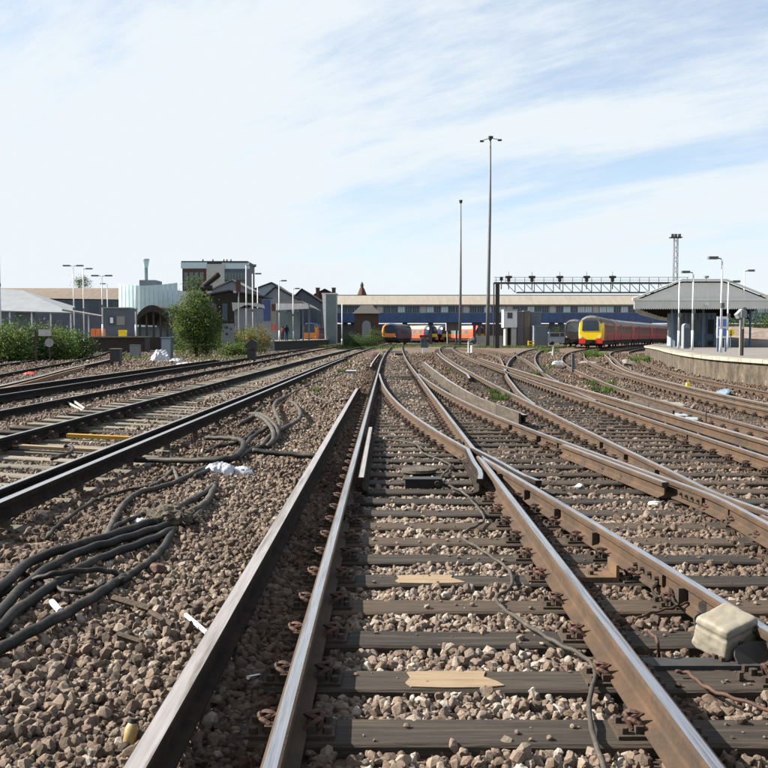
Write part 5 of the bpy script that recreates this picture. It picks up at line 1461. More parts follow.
for k in range(22):
    u = k/22; x_ = a_ + (b_-a_)*u; zt_ = Z_(303.5 + (3 if u > .85 else 0)*(u-.85)/.15,Y)
    MB().box(x_+.01,x_+(b_-a_)/22-.02,Y-.08,Y-.04,Z_(310.2-u*1.5,Y),zt_).build('valance_slat', M['white'], wcn)
for px in (287,296,303,309): MB().box(X_(px,118)-.09,X_(px,118)+.09,118,118.18,.92,Z_(304,118)).build('column', M['blue_post'], wcn)
MB().box(X_(279,130),X_(300,130),130,130.2,.92,Z_(312,130)).build('screen', M['glass_mid'], wcn)
# pale shelter roofs behind bushes
shl = thing('white_shelter', 'white-roofed low shelter behind the bushes between the bushy tree and the posters', 'shelter', (X_(243,100),100,0))
Y = 100
MB().prism([(X_(232,Y),Z_(302.5,Y)),(X_(257,Y),Z_(303,Y)),(X_(258,Y),Z_(307,Y)),(X_(246,Y),Z_(304.5,Y)),(X_(233,Y),Z_(311,Y))],Y,Y+6).build('roof', M['white_dirty'], shl)
MB().box(X_(234,Y),X_(257,Y),Y+.4,Y+5.6,0,Z_(308,Y)).build('wall', M['grey_wall'], shl)
MB().box(X_(240,Y),X_(245,Y),Y+.34,Y+.4,.3,2.2).build('door', M['glass_dark'], shl)
fe = thing('wire_fence', 'grey wire fence with posts in front of the poster hoarding', 'fence', (X_(258,96),96,0))
for k in range(9): MB().box(X_(245+k*3.6,96)-.04,X_(245+k*3.6,96)+.04,96,96.08,-.2,Z_(322,96)).build('post', M['steel_grey'], fe)
for z in (.3,.8,1.3,1.8,2.2,2.6): MB().box(X_(245,96),X_(274,96),96.03,96.05,z-.012,z+.012).build('wire', M['steel_grey'], fe)
pst = thing('signal_post', 'dark signal head on a thin post above the white shelter roof', 'signal', (X_(238.5,90),90,0))
MB().cyl((X_(239,90),90,0),(X_(239,90),90,Z_(291,90)),.06,.06,8).build('post', M['steel_grey'], pst)
MB().box(X_(236.5,90),X_(241,90),89.8,90.1,Z_(291.5,90),Z_(281,90)).build('lamp_case', M['brick_red'], pst)
MB().box(X_(234,90),X_(237,90),89.8,90.1,Z_(293,90),Z_(290.5,90)).build('bracket', M['white_dirty'], pst)

# people on the island platform
def person(label, px, Y, z, h, top, legs, hair, turn=0):
    root = thing('person', label, 'person', (X_(px,Y),Y,z))
    s = h/1.75
    J = [(0,0,.95),(0,0,1.2),(0,0,1.45),(0,0,1.56),(0,-.01,1.66),(.09,0,.88),(.10,0,.48),(.10,.02,.07),(.10,-.12,.03),(-.09,0,.88),(-.12,-.05,.48),(-.12,.06,.07),(-.12,-.08,.03),
         (.19,0,1.42),(.25,.02,1.15),(.24,-.1,.93),(-.19,0,1.42),(-.25,.02,1.15),(-.22,-.12,.95)]
    Ed = [(0,1),(1,2),(2,3),(3,4),(0,5),(5,6),(6,7),(7,8),(0,9),(9,10),(10,11),(11,12),(2,13),(13,14),(14,15),(2,16),(16,17),(17,18)]
    Rd = [.15,.15,.16,.06,.105,.09,.065,.045,.04,.09,.065,.045,.04,.07,.048,.035,.07,.048,.035]
    me = bpy.data.meshes.new('body'); me.from_pydata([(x*s,y_*s,zz_*s) for x,y_,zz_ in J], Ed, []); 
    for q in (top, legs, hair): me.materials.append(q)
    o = bpy.data.objects.new('body', me); COL.objects.link(o); o.parent = root; o.rotation_euler = (0,0,turn)
    md = o.modifiers.new('skin','SKIN'); 
    for i, r_ in enumerate(Rd): me.skin_vertices[0].data[i].radius = (r_*s*1.05, r_*s)
    me.skin_vertices[0].data[0].use_root = True
    ss = o.modifiers.new('sub','SUBSURF'); ss.levels = 1; ss.render_levels = 1
    MB().cyl((0,0,.0),(0,0,.01),.01).v
    lg = MB()
    for sx, yo in ((.10,.0),(-.11,-.02)): lg.tube([Vector((sx*.9,0,.93))*s, Vector((sx,yo,.48))*s, Vector((sx,.02,.06))*s], [.105*s,.085*s,.065*s], 10)
    l_ = lg.build('trousers', legs, root); l_.data.transform(Matrix.Translation(wloc(root))); l_.rotation_euler = (0,0,turn)
    hd = MB(); hd.cyl((0,.015*s,1.62*s),(0,.02*s,1.79*s),.115*s,.07*s,12); h_ = hd.build('hair', hair, root, True); h_.data.transform(Matrix.Translation(wloc(root)))
    return root
M['cloth_dark'] = mat('dark_navy_cloth', (.03,.035,.06),(.02,.022,.04),4,rough=.9)
M['cloth_blue'] = mat('blue_denim', (.08,.15,.30),(.05,.10,.22),4,rough=.9)
M['cloth_red'] = mat('dull_red_cloth', (.28,.06,.06),(.2,.04,.04),4,rough=.9)
M['hair'] = mat('dark_hair', (.04,.03,.025),(.025,.02,.015),10,rough=.8)
# skip the placement offset of meshes built at the origin: bodies are local already
person('person in a dark jacket and blue jeans standing beside the lamp post', 286.5, 106, .92, 1.78, M['cloth_dark'], M['cloth_blue'], M['hair'], .3)
person('person in dull red clothes just behind the one in blue jeans', 282.5, 109, .92, 1.66, M['cloth_red'], M['cloth_dark'], M['hair'], -.4)
# ================================================================== vegetation, lineside furniture
bush_spots = [('hedge_bush', 'darkest bush at the picture edge, first of the hedge', -4, 56, 2.2, 2.3), ('hedge_bush','bright green hedge bush behind the small white board', 20, 58, 2.2, 2.3),
   ('hedge_bush','hedge bush just right of the round disc', 45, 59, 2.0, 2.2), ('hedge_bush','hedge bush lowest and nearest the orange barrier', 68, 62, 1.6, 1.9)]
for i, (nm, lab, px, Y, w, h) in enumerate(bush_spots):
    x_ = X_(px, Y)
    bl = [((x_,Y,h*.45),(w*.75,1.1,h*.52)), ((x_-w*.45,Y+.2,h*.35),(w*.5,.9,h*.42)), ((x_+w*.5,Y,h*.36),(w*.5,.9,h*.42)), ((x_,Y-.3,.35),(w*1.0,1.0,.5))]
    tree(lab, 'bush', (x_,Y,-.2), bl, 9000, .14, 300+i, GD if i % 2 else [M['green'],M['green_dark'],M['green_pale']], .07, nm, 'bushes of the long hedge')
bx_, by_ = X_(196,66), 66
tree('large round bushy tree standing alone beside the pale blue cabinet', 'tree', (bx_,by_,-.2),
     [((bx_,by_,2.1),(1.5,1.2,1.35)),((bx_+.15,by_,3.3),(1.15,1.0,1.15)),((bx_-.75,by_-.2,2.5),(.95,.9,1.1)),((bx_+.95,by_,2.2),(.85,.9,1.15)),((bx_-.3,by_,.9),(1.45,1.1,.9)),((bx_+.6,by_-.2,1.1),(1.1,.9,.9)),((bx_-.2,by_,4.0),(.6,.6,.55)),((bx_-1.3,by_,3.2),(.5,.5,.4))], 24000, .115, 41, GR, .11)
for i, (px, Y, w, h, ms_, lab) in enumerate(((228,74,1.4,2.3,GR,'green bush in front of the grey cabinet right of the bushy tree'),(245,78,1.3,2.2,GA,'bush with orange-brown leaves in front of the wire fence'),
        (259,84,1.2,2.3,GA,'olive and orange bush just left of the platform ramp'),(236,70,1.1,.9,GR,'low green bush beside the rails behind the dark lineside box'),
        (352,128,1.7,1.8,GD,'green bush at the foot of the brick hut'),(362,124,1.8,1.5,GD,'second green bush in front of the brick hut'),(374,132,1.6,2.4,GD,'darker bush between the brick hut and the dark-fronted train'))):
    x_ = X_(px,Y)
    tree(lab, 'bush', (x_,Y,-.2), [((x_,Y,h*.5),(w*.8,.8,h*.5)),((x_+w*.4,Y-.2,h*.35),(w*.5,.6,h*.4)),((x_-w*.4,Y,h*.3),(w*.5,.6,h*.35))], 4200, .12, 500+i, ms_, .05, 'bush')
def tufts(name, spots, seed, mats, hgt=.16):
    rg = random.Random(seed); mb = MB()
    for cx, cy, r_, n_ in spots:
        for _ in range(n_):
            a = rg.uniform(0,6.28); q = r_ * math.sqrt(rg.random()); x_ = cx + math.cos(a)*q; y_ = cy + math.sin(a)*q*1.6; z_ = gz(x_, y_)
            h = hgt * rg.uniform(.4,1.3); t_ = rg.uniform(0,6.28); w = h*.09; l = Vector((math.cos(t_),math.sin(t_),0)); s = Vector((-l.y,l.x,0))*w
            p = Vector((x_,y_,z_)); tip = p + l*h*rg.uniform(.2,.8) + Vector((0,0,h))
            mid = p.lerp(tip,.5)+Vector((0,0,h*.12))
            mb.add([p-s,p+s,mid+s*.9,tip,mid-s*.9],[(0,1,2,3,4)], rg.randrange(len(mats)))
    return kind(mb.build(name, mats), 'stuff')
def P2(px, py, z=-.2): p = on(px, py, z); return p.x, p.y
tufts('weeds', [(*P2(505,400),.35,500),(*P2(498,394),.3,260),(*P2(608,392),.5,350),(*P2(600,385),.5,250),(*P2(343,376),.22,260),(*P2(346,368),.2,90),(*P2(300,386),.2,80),(*P2(316,397),.15,70),
      (*P2(135,361),1.0,700),(*P2(128,359),.8,400),(*P2(210,362),2.0,600),(*P2(235,361),1.6,600),(*P2(452,372),.3,120),(*P2(536,375),.5,200),(*P2(545,368),.6,180)], 5, [M['green_pale'],M['green'],M['green_dark']], .17)
tufts('weeds', [(X_(px,Y),Y,3.2,420) for px, Y in ((465,140),(476,138),(490,136),(500,138),(512,136),(524,138),(440,150),(410,150),(556,138),(340,132),(330,140),(368,122),(350,120),(378,128),(540,134),(430,156),(400,150))], 6, [M['green_pale'],M['green'],M['green_dark']], .30)
tufts('weeds', [(*P2(594,357),.8,420),(*P2(590,354),.6,200),(*P2(548,352),1.2,200),(*P2(640,362),.6,160)], 9, [M['green_pale'],M['green'],M['green']], .42)

def thing1(mb, name, mats, label, cat, kind_=None, group=None, smooth=False):
    vs = mb.v; x0_ = min(v_[0] for v_ in vs); x1_ = max(v_[0] for v_ in vs); y0_ = min(v_[1] for v_ in vs); y1_ = max(v_[1] for v_ in vs); z0_ = min(v_[2] for v_ in vs)
    o = mb.build(name, mats, None, smooth, ((x0_+x1_)/2,(y0_+y1_)/2,z0_)); tag(o, label, cat, group); return o
# lineside boxes
def legs_box(label, px0, px1, pyt, pyb, Y, body, cat='cabinet', d=.5, name='relay_cabinet', leg=.35):
    t_ = thing(name, label, cat, (X_((px0+px1)/2,Y),Y,-.2)); a_, b_ = X_(px0,Y), X_(px1,Y); zt_, zb_ = Z_(pyt,Y), max(Z_(pyb,Y),-.15)
    MB().box(a_,b_,Y,Y+d,zb_+leg,zt_).build('box_body', body, t_)
    MB().box(a_-.02,b_+.02,Y-.03,Y+d+.03,zt_+.002,zt_+.05).build('lid', M['concrete'], t_)
    for q in (a_+.04,b_-.04): MB().box(q-.03,q+.03,Y+.05,Y+d-.05,zb_-.1,zb_+leg).build('leg', M['steel_dark'], t_)
    return t_
legs_box('dark relay cabinet with a pale lid, on legs beside the curving rails', 109.5, 119.5, 349.5, 370, 46, M['steel_dark'], d=.45)
legs_box('smaller grey relay cabinet right of the dark one with a pale lid', 129.5, 139, 345.5, 358, 66, M['grey_wall'], leg=.15)
cbp = thing('equipment_cabinet', 'pale blue cabinet on the edge of the bushy tree behind the white bags', 'cabinet', (X_(166,64),64,-.2))
MB().box(X_(161,64),X_(171,64),64,64.6,-.2,Z_(338,64)).build('body', M['blue_post'], cbp)
MB().box(X_(161.8,64),X_(170.2,64),63.97,64,-.1,Z_(339.5,64)).build('door', M['frame_pale'], cbp)
MB().box(X_(160.5,64),X_(171.5,64),63.95,64.65,Z_(338,64)+.002,Z_(337,64)).build('lid', M['frame_pale'], cbp)
cbq = thing('equipment_cabinet', 'grey-blue cabinet with round dark marks between the bushes', 'cabinet', (X_(227.5,72),72,-.2))
Y = 71
MB().box(X_(222,Y),X_(233,Y),Y,Y+.5,-.2,Z_(323.5,Y)).build('body', M['grey_wall'], cbq)
for py in (327.5,334): MB().cyl((X_(226.8,Y),Y-.02,Z_(py,Y)),(X_(226.8,Y),Y,Z_(py,Y)),.10,.10,12).build('vent', M['steel_dark'], cbq)
MB().cyl((X_(231,Y),Y-.02,Z_(329,Y)),(X_(231,Y),Y,Z_(329,Y)),.07,.07,12).build('vent', M['steel_dark'], cbq)
# small white board and disc
wb = thing('lineside_board', 'small white board on a brown post in front of the hedge', 'sign', (X_(36,50),50,-.2))
MB().box(X_(38.5,50),X_(51,50),50,50.05,Z_(336,50),Z_(329.5,50)).build('board', M['white_dirty'], wb)
MB().box(X_(35.2,50)-.03,X_(35.2,50)+.04,50.0,50.08,-.25,Z_(330,50)).build('post', M['bark'], wb)
MB().box(X_(35,50),X_(40,50),50.05,50.09,Z_(333.5,50),Z_(332.5,50)).build('bracket', M['bark'], wb)
rd = thing('round_disc', 'round grey disc hanging among the hedge leaves below the white board', 'sign', (X_(49,52),52,-.2))
MB().cyl((X_(49,52),52,Z_(342.7,52)),(X_(49,52),52.04,Z_(342.7,52)),.24,.24,18).build('face', M['steel_grey'], rd)
MB().box(X_(49,52)-.03,X_(49,52)+.03,52.04,52.1,-.25,Z_(342,52)).build('post', M['steel_dark'], rd)
# dark hooded box on a leg by the bushes
dh = thing('ground_signal', 'dark hooded ground signal beside the rails before the orange-brown bush', 'signal', (X_(251,56),56,-.2))
Y = 56
MB().prism([(X_(244.5,Y),Z_(348,Y)),(X_(257,Y),Z_(350,Y)),(X_(257,Y),Z_(342,Y)),(X_(251.5,Y),Z_(339.3,Y)),(X_(245,Y),Z_(345.5,Y))],Y,Y+.5).build('hood', M['steel_dark'], dh)
MB().prism([(X_(244.3,Y),Z_(345.9,Y)),(X_(251.5,Y),Z_(339.4,Y)),(X_(251.7,Y),Z_(338.7,Y)),(X_(244,Y),Z_(345,Y))],Y-.03,Y+.53).build('visor', M['concrete'], dh)
MB().box(X_(247,Y),X_(255,Y),Y+.1,Y+.4,-.25,Z_(349,Y)).build('base', M['steel_dark'], dh)
# dwarf signals
ds = thing('ground_signal', 'grey-blue fronted dwarf signal on a white foot straight ahead between the far rails', 'signal', (X_(424.5,96),96,-.2))
Y = 96
MB().box(X_(420.8,Y),X_(428.2,Y),Y,Y+.25,Z_(347.8,Y),Z_(338,Y)).build('case', M['grey_blue'], ds)
MB().box(X_(419.5,Y),X_(429.3,Y),Y-.04,Y+.0,Z_(337.9,Y),Z_(335,Y)).build('crossbar', M['brick_red'], ds)
MB().box(X_(422.5,Y),X_(426.5,Y),Y,Y+.3,-.25,Z_(348,Y)).build('foot', M['white'], ds)
for q in (422.7,426.3): MB().cyl((X_(q,Y),Y-.04,Z_(341,Y)),(X_(q,Y),Y,Z_(341,Y)),.1,.1,10).build('lens', M['steel_dark'], ds)
d2 = thing('ground_signal', 'pale dwarf signal with an angled arm and white drum, below the two tall masts', 'signal', (X_(468,88),88,-.2))
Y = 88
MB().cyl((X_(468.4,Y),Y,-.2),(X_(468.4,Y),Y,Z_(341.5,Y)),.05,.05,8).build('post', M['white'], d2)
MB().bar((X_(468.4,Y),Y,Z_(341,Y)),(X_(474,Y),Y,Z_(338,Y)),.14,.25).build('arm', M['white_dirty'], d2)
MB().cyl((X_(471.8,Y),Y-.1,-.15),(X_(471.8,Y),Y-.1,Z_(345.5,Y)),.12,.12,12).build('drum', M['white'], d2)
MB().box(X_(466.5,Y),X_(470,Y),Y-.2,Y+.2,-.25,-.1).build('foot', M['white_dirty'], d2)
d3 = thing('point_indicator', 'small white-topped indicator box among the weeds beside the long left-hand rails', 'indicator', (X_(351,34),33,-.2))
p = on(351,377,-.2)
MB().box(p.x-.19,p.x+.19,p.y,p.y+.3,-.24,.03).build('body', M['grey_wall'], d3)
MB().box(p.x-.21,p.x+.21,p.y-.03,p.y+.33,.032,.06).build('lid', M['white'], d3)
# post in the right-hand tracks, concrete lumps
Y = 46
t_ = thing('marker_post', 'short square blue-grey marker post among the rails below the yellow-nosed train', 'post', (X_(573,42),42,-.2))
MB().box(X_(572.2,42),X_(575,42),42,42.12,-.25,Z_(354,42)).build('shaft', M['grey_blue'], t_)
MB().box(X_(571.8,42),X_(575.4,42),41.98,42.14,Z_(353.9,42),Z_(353.2,42)).build('cap', M['steel_grey'], t_)
def cone(label, px, py0, py1):
    Y = on(px,py1,-.2).y; th = thing('cone_marker', label, 'marker', (X_(px,Y),Y,-.2))
    MB().cyl((X_(px,Y),Y,-.24),(X_(px,Y),Y,Z_(py0,Y)),.17,.04,10).build('cone_body', M['steel_grey'], th); MB().box(X_(px,Y)-.2,X_(px,Y)+.2,Y-.2,Y+.2,-.25,-.2).build('base', M['steel_dark'], th)
cone('small grey cone-shaped marker beside the rails right of the pale blue shed', 553.5, 346, 356)
def lump(label, px, py, w, h, seed, mt_, name='concrete_block', cat='debris', z=-.22, d=None):
    rg = random.Random(seed); p = lay(px,py,-.02) if px < 380 else on(px,py,z); bmx = bmesh.new(); bmesh.ops.create_icosphere(bmx, subdivisions=3, radius=.5)
    pls = [(Vector([rg.gauss(0,1) for _ in range(3)]).normalized(), rg.uniform(.24,.4)) for _ in range(9)]
    for v_ in bmx.verts:
        for n_, d_ in pls:
            q = v_.co.dot(n_)-d_
            if q > 0: v_.co -= n_*q
        v_.co = Vector((v_.co.x*w*1.2, v_.co.y*(d or w)*1.2, v_.co.z*h*1.4)) + Vector((0,0,h*.4)) + Vector([rg.uniform(-.01,.01)*w for _ in range(3)])
    me = bpy.data.meshes.new(name); bmx.to_mesh(me); bmx.free(); me.materials.append(mt_)
    o = bpy.data.objects.new(name, me); COL.objects.link(o); o.location = p; tag(o, label, cat); return o
lump('bright white broken concrete lump between the rails left of the marker post', 558, 366.5, .55, .32, 3, M['white'])
lump('dark rubble heap just right of the white concrete lump', 567, 369, .55, .22, 4, M['iron'])
lump('orange lump lying by the rails below the marker post', 583, 377.5, .35, .10, 6, M['orange'], 'orange_debris')
lump('blue crumpled bag lying between brown rails near the platform wall', 724.5, 397, .42, .22, 7, M['blue_post'], 'blue_bag', 'bag')
lump('pale yellow scrap beside the blue bag', 730.5, 393, .32, .10, 8, M['fresh_wood'], 'wood_scrap')
lump('grey boulder-like concrete chunk lying near the platform tip', 628, 366, .9, .35, 12, M['concrete'])
lump('flat pale concrete slab piece between the brown rails near the platform tip', 588, 363.5, 1.4, .14, 13, M['concrete'])
lump('small bright ballast-white rock by the arrow crossing of the far right rails', 552, 353.5, .7, .2, 14, M['coping'])
yt = thing('yellow_point_box', 'tiny bright yellow two-part box beside the brown rails', 'box', (*P2(688.5,391),-.2))
p = on(688.5,391.5,-.2)
MB().box(p.x-.07,p.x+.07,p.y,p.y+.15,-.2,-.08).build('base', M['yellow'], yt); MB().box(p.x-.05,p.x+.05,p.y,p.y+.12,-.04,.06).build('top', M['yellow'], yt); MB().box(p.x-.02,p.x+.02,p.y+.03,p.y+.08,-.08,-.04).build('stem', M['steel_dark'], yt)
# concrete cable-trough lids near the brown track
tl = thing('cable_trough', 'broken row of pale and bluish concrete trough lids between the rails', 'trough', (*P2(680,412),-.2))
for i, (px, py, w, d, m_) in enumerate(((666,405,.75,.9,'concrete'),(672,410.5,.8,.8,'concrete'),(686,415.5,.62,.6,'frame_pale'),(699,419.5,.5,.5,'frame_pale'),(660,401.5,.4,.6,'concrete'))):
    p = on(px,py,-.17)
    o = MB().box(-w/2,w/2,-d/2,d/2,-.05,.02).build('trough_lid', M[m_], tl); o.location = p - wloc(tl); o.rotation_euler = (random.uniform(-.05,.05),random.uniform(-.04,.04),random.uniform(-.3,-.1)); 
    o.data.transform(Matrix.Translation(wloc(tl)))
for px, y0_, y1_ in ((707.5,410,424),(731,415,429)):
    Y = on(px,y1_,-.2).y; pp = thing('marker_peg', 'thin iron peg beside the grey boards, ' + ('nearer the bluish lids' if px < 720 else 'at the end of the boards'), 'peg', (X_(px,Y),Y,-.2))
    MB().cyl((X_(px,Y),Y,-.3),(X_(px,Y),Y,Z_(y0_,Y)),.012,.012,6).build('rod', M['steel_dark'], pp)

# ================================================================== cables and litter in the foreground
def lay(px, py, up=0.0):
    p = on(px, py, -.15)
    for _ in range(4): p = on(px, py, gz(p.x, p.y) + .042 + up)
    return p
def cab(label, pts, r, z=-.16, mt_=None, wob=.004, name='cable', flat=None):
    P = []; zs = z if isinstance(z, (list, tuple)) else [z]*len(pts)
    for (px, py), z_ in zip(pts, zs):
        mid_track = px > 380
        P.append(on(px, py, z_ + r) if mid_track else lay(px, py, r*.75 + max(0, z_ + .16)))
    # Catmull-Rom through the surveyed points
    out_ = []
    for i in range(len(P)-1):
        p0, p1, p2, p3 = P[max(i-1,0)], P[i], P[i+1], P[min(i+2,len(P)-1)]
        for k in range(6):
            t_ = k/6; out_.append(.5*((2*p1)+(p2-p0)*t_+(2*p0-5*p1+4*p2-p3)*t_*t_+(3*p1-p0-3*p2+p3)*t_**3))
    out_.append(P[-1])
    for i, q in enumerate(out_): q.z += wob*math.sin(i*1.3)
    return thing1(MB().tube(out_, r, 10), name, mt_ or M['cable'], label, 'cable', smooth=True)
cab('thick black cable running to the frayed bundle, upper of the pair', [(-14,597),(0,588),(32,561),(71,547),(113,535),(145,524),(166,520)], .033, -.13)
cab('thick black cable just below the upper one leading to the frayed bundle', [(-12,626),(20,590),(50,567),(85,550),(113,542),(145,532),(168,525)], .03, -.14)
cab('black cable sloping down from the bundle towards the small white cup', [(-14,640),(16,611),(48,589),(70,574),(90,563),(120,551),(150,540),(172,530)], .03, -.155)
cab('thin black cable arching over the others between the cup and the bundle', [(-10,600),(10,590),(26,583),(45,576),(65,572),(97,570),(115,573),(131,579)], .017, [-.16,-.16,-.14,-.10,-.09,-.10,-.13,-.19])
cab('black cable running down from the bundle past the rust-coloured stone', [(120,582),(130,575),(143,566),(156,556),(166,543),(173,530)], .025, -.155)
cab('lowest black cable at the picture edge, below the small white cup', [(-12,656),(0,649),(32,631),(65,614),(97,595),(112,585),(124,578)], .03, [-.15,-.15,-.15,-.15,-.15,-.17,-.24])
cab('thin cable curling beside the black rail and its pale sleeper ends', [(47,538),(54,529),(64,521),(87,505),(103,497),(128,490),(150,486)], .016, -.155)
cab('grey cable dropping from the long loop down to the thick pair', [(106,538),(109,530),(115,518),(121,508),(129,499),(141,492),(168,485),(186,477),(206,467)], .026, -.15, M['cable_grey'])
cab('short forked cable between the long loop and the black pipe', [(150,487),(163,479),(171,471),(173,467),(175,472),(178,480)], .02, -.15, M['cable_grey'])
cab('upper of two short cables leaving the bundle towards the white rag', [(172,516),(178,508),(192,500),(206,492),(216,484)], .028, [-.14,-.14,-.14,-.15,-.2])
cab('lower of two short cables leaving the bundle, curving up', [(174,518),(184,514),(196,509),(206,502),(211,494),(214,487)], .03, [-.14,-.14,-.14,-.14,-.15,-.2], M['cable_grey'])
cab('straight black pipe lying across the ballast beside the white rag', [(104,459),(128,459.5),(160,460),(190,460.5),(222,459.5),(234,457),(241,451),(243.5,444),(241.5,440.5),(232,438.5),(220,438),(206,438)], .036, -.12)
cab('stiff dark pipe lying level on the ballast next to the conductor rail', [(253,450.5),(273,453),(295,454.5),(316,456)], .035, -.15)
cab('cable from the black pipe up through the loops', [(236,455),(246,444),(252,437),(262,431),(271,425)], .03, -.13)
cab('outer grey cable loop of the tangle', [(240,424),(256,416),(266,421),(273,431),(273,440),(268,446)], .035, [-.15,-.1,-.06,-.08,-.12,-.15], M['cable_grey'])
cab('inner grey cable loop of the tangle', [(250,414),(260,414),(270,420),(277,429),(277,437),(270,444)], .033, [-.15,-.08,-.05,-.08,-.12,-.15], M['cable_grey'])
cab('upright S-shaped cable in the middle of the tangle', [(283,398),(277,401),(274,407),(276.5,415),(279.5,422),(279,430)], .034, [-.13,-.08,-.04,-.06,-.1,-.15], M['cable_grey'])
cab('cable curling round the heap on the far side of the tangle', [(290,401),(296,405),(300.5,413),(298,420),(290,425),(280,430),(268,438),(262,446)], .034, [-.14,-.1,-.06,-.08,-.1,-.12,-.13,-.15], M['cable_grey'])
cab('long cable running beside the black rail away from the tangle', [(246,422),(256,412),(266,404),(277,400),(289,395),(306,386),(329,377.5),(345,373)], .03, -.15, M['cable_grey'])
cab('thin cable below the green weeds reaching the end of the conductor rail', [(310,392),(318,398),(328,400.5),(340,401),(351,399)], .025, -.17, M['cable_grey'])
cab('thin grey cable wandering over the middle sleepers', [(385,440),(400,441),(415.7,444),(422,452),(430,456),(439,459),(450,465),(447,471),(442,476),(441,482),(452,487),(464,493),(474,503),(482,513),(484,520),(476,526),(464,532),(462,538),(477,547),(492,557),(507,568),(512,578),(510,588),(497,597),(499,604),(511,614),(540,633),(559,644),(583,656),(595,671),(592,688),(589,705),(592,730),(600,756),(607,775)], .0115, -.155, M['cable_grey'])
cab('thin rusty cable trailing past the cream box towards the lower corner', [(676,672),(688,673),(700,683),(716,692),(740,700),(775,712)], .009, -.155, M['clip'])
cab('thin brown wire running to the round cap beside the rail', [(636,619),(650,613),(668,609),(680,605),(692,602)], .007, -.13, M['clip'])
cab('short bent rod sticking up between the sleepers near the cream box', [(648,631),(656,638),(658,646),(659,656)], .009, [-.10,-.07,-.1,-.17], M['clip'])
cab('coil of thin dark cable beside the rail web', [(652,590),(659,583),(668,584),(670,592),(664,597),(655,594),(653,587),(662,581),(671,588),(672,598),(678,606)], .009, [-.13]*11)

cab('thin black cable threading through the thick ones near the picture edge', [(-8,570),(14,572),(40,578),(62,590),(84,592),(104,584)], .014, -.15)
cab('dark cable snaking between the small white scrap and the long loop', [(100,548),(108,533),(120,524),(134,518),(150,512),(163,512)], .02, -.15)
cab('dark cable from the bundle towards the large rag, lowest of three', [(176,524),(190,520),(200,512),(206,503),(212,496)], .022, -.15)
cab('dark cable crossing under the loops towards the black pipe', [(196,476),(212,468),(226,462),(238,458),(250,450),(262,446)], .024, -.15)
cab('dark cable lying against the ballast beside the tangle and pipe', [(206,452),(218,446),(232,444),(246,438),(256,428)], .024, -.15)
def crumple(label, px, py, w, d, h, seed, mt_, name, cat):
    p = lay(px,py,0.0); rg = random.Random(seed); n = 14; mb = MB(); vs = []
    for j in range(n+1):
        for i in range(n+1):
            u, v_ = i/n*2-1, j/n*2-1; e_ = max(abs(u),abs(v_))
            rr2 = 1 + .25*mnoise.noise((u*2+seed,v_*2,1))
            zz_ = h*(max(0,1-(u*u+v_*v_))**.5*.9 + .45*abs(mnoise.noise((u*3.1+seed,v_*3.3,seed*1.7))) + .25*mnoise.noise((u*7,v_*7,seed)))
            vs.append((p.x+u*w/2*rr2, p.y+v_*d/2*rr2, p.z-.03+max(0,zz_) if e_ < 1 else p.z-.05))
    mb.add(vs, [(j*(n+1)+i,j*(n+1)+i+1,(j+1)*(n+1)+i+1,(j+1)*(n+1)+i) for j in range(n) for i in range(n)])
    return thing1(mb, name, mt_, label, cat)
M['rag'] = mat('bluish_white_plastic_rag', (.60,.63,.70),(.36,.38,.45),9,rough=.7,bump=.6,k=.75)
crumple('crumpled white plastic rag lying on the ballast right of the black pipe, larger piece', 219, 470.5, .36, .3, .12, 3, M['rag'], 'plastic_rag', 'rag')
crumple('smaller crumpled white rag joined onto the larger one', 241, 470.5, .30, .24, .07, 8, M['rag'], 'plastic_rag', 'rag')
crumple('small bluish white scrap under the thick cable near the bundle', 141, 521, .16, .12, .05, 12, M['rag'], 'plastic_rag', 'rag')
wbg = crumple('tall white bag slumped in front of the pale blue cabinet', 160.5, 361.5, 1.2, .9, .62, 5, M['rag'], 'white_bag', 'bag')
crumple('low white bag right of the tall slumped one', 176, 363, .8, .6, .28, 9, M['rag'], 'white_bag', 'bag')
crumple('flat pale rubbish strip at the foot of the bushy tree', 189, 364.5, 1.4, .7, .14, 10, M['white_dirty'], 'white_bag', 'bag')
crumple('small red cloth lying by the far curving rails', 30, 374, .5, .4, .1, 11, M['red'], 'red_cloth', 'cloth')
# frayed bundle
fb = thing('cable_bundle', 'frayed grey sacking bundle where the black cables meet', 'bundle', (*P2(169,523),-.16))
p = lay(169,522,.02); mb = MB(); rg = random.Random(4)
bmx = bmesh.new(); bmesh.ops.create_icosphere(bmx, subdivisions=4, radius=.5)
for v_ in bmx.verts:
    c = v_.co; q = 1 + .35*mnoise.noise(c*5) + .15*mnoise.noise(c*13)
    v_.co = Vector((c.x*.34*q, c.y*.26*q, c.z*.19*q)) + p + Vector((0,0,.03))
me = bpy.data.meshes.new('sacking'); bmx.transform(Matrix.Translation(-wloc(fb))); bmx.to_mesh(me); bmx.free(); M['sack'] = mat('frayed_grey_sacking',(.20,.17,.135),(.10,.085,.07),18,rough=.95,bump=.8,bscale=60); me.materials.append(M['sack'])
o = bpy.data.objects.new('sacking', me); COL.objects.link(o); o.parent = fb
mb = MB()
for _ in range(160):
    a = Vector((rg.gauss(0,.11),rg.gauss(0,.09),rg.uniform(0,.09))) + p; b_ = a + Vector((rg.uniform(-.05,.05),rg.uniform(-.05,.05),rg.uniform(-.02,.05)))
    mb.bar(a,b_,.0035)
mb.build('strands', M['sack'], fb)
def rod(label, a, b_, z0, z1, r, mt_, name, cat, n=10):
    A = lay(*a, r + .01); Bq = lay(*b_, r)
    o = thing1(MB().cyl(A, Bq, r, r*.96, n), name, mt_, label, cat, smooth=False); return o
rod('clean white plastic tube lying against the conductor rail', (186,615), (207,633), -.13, -.11, .0125, M['white'], 'plastic_tube', 'tube')
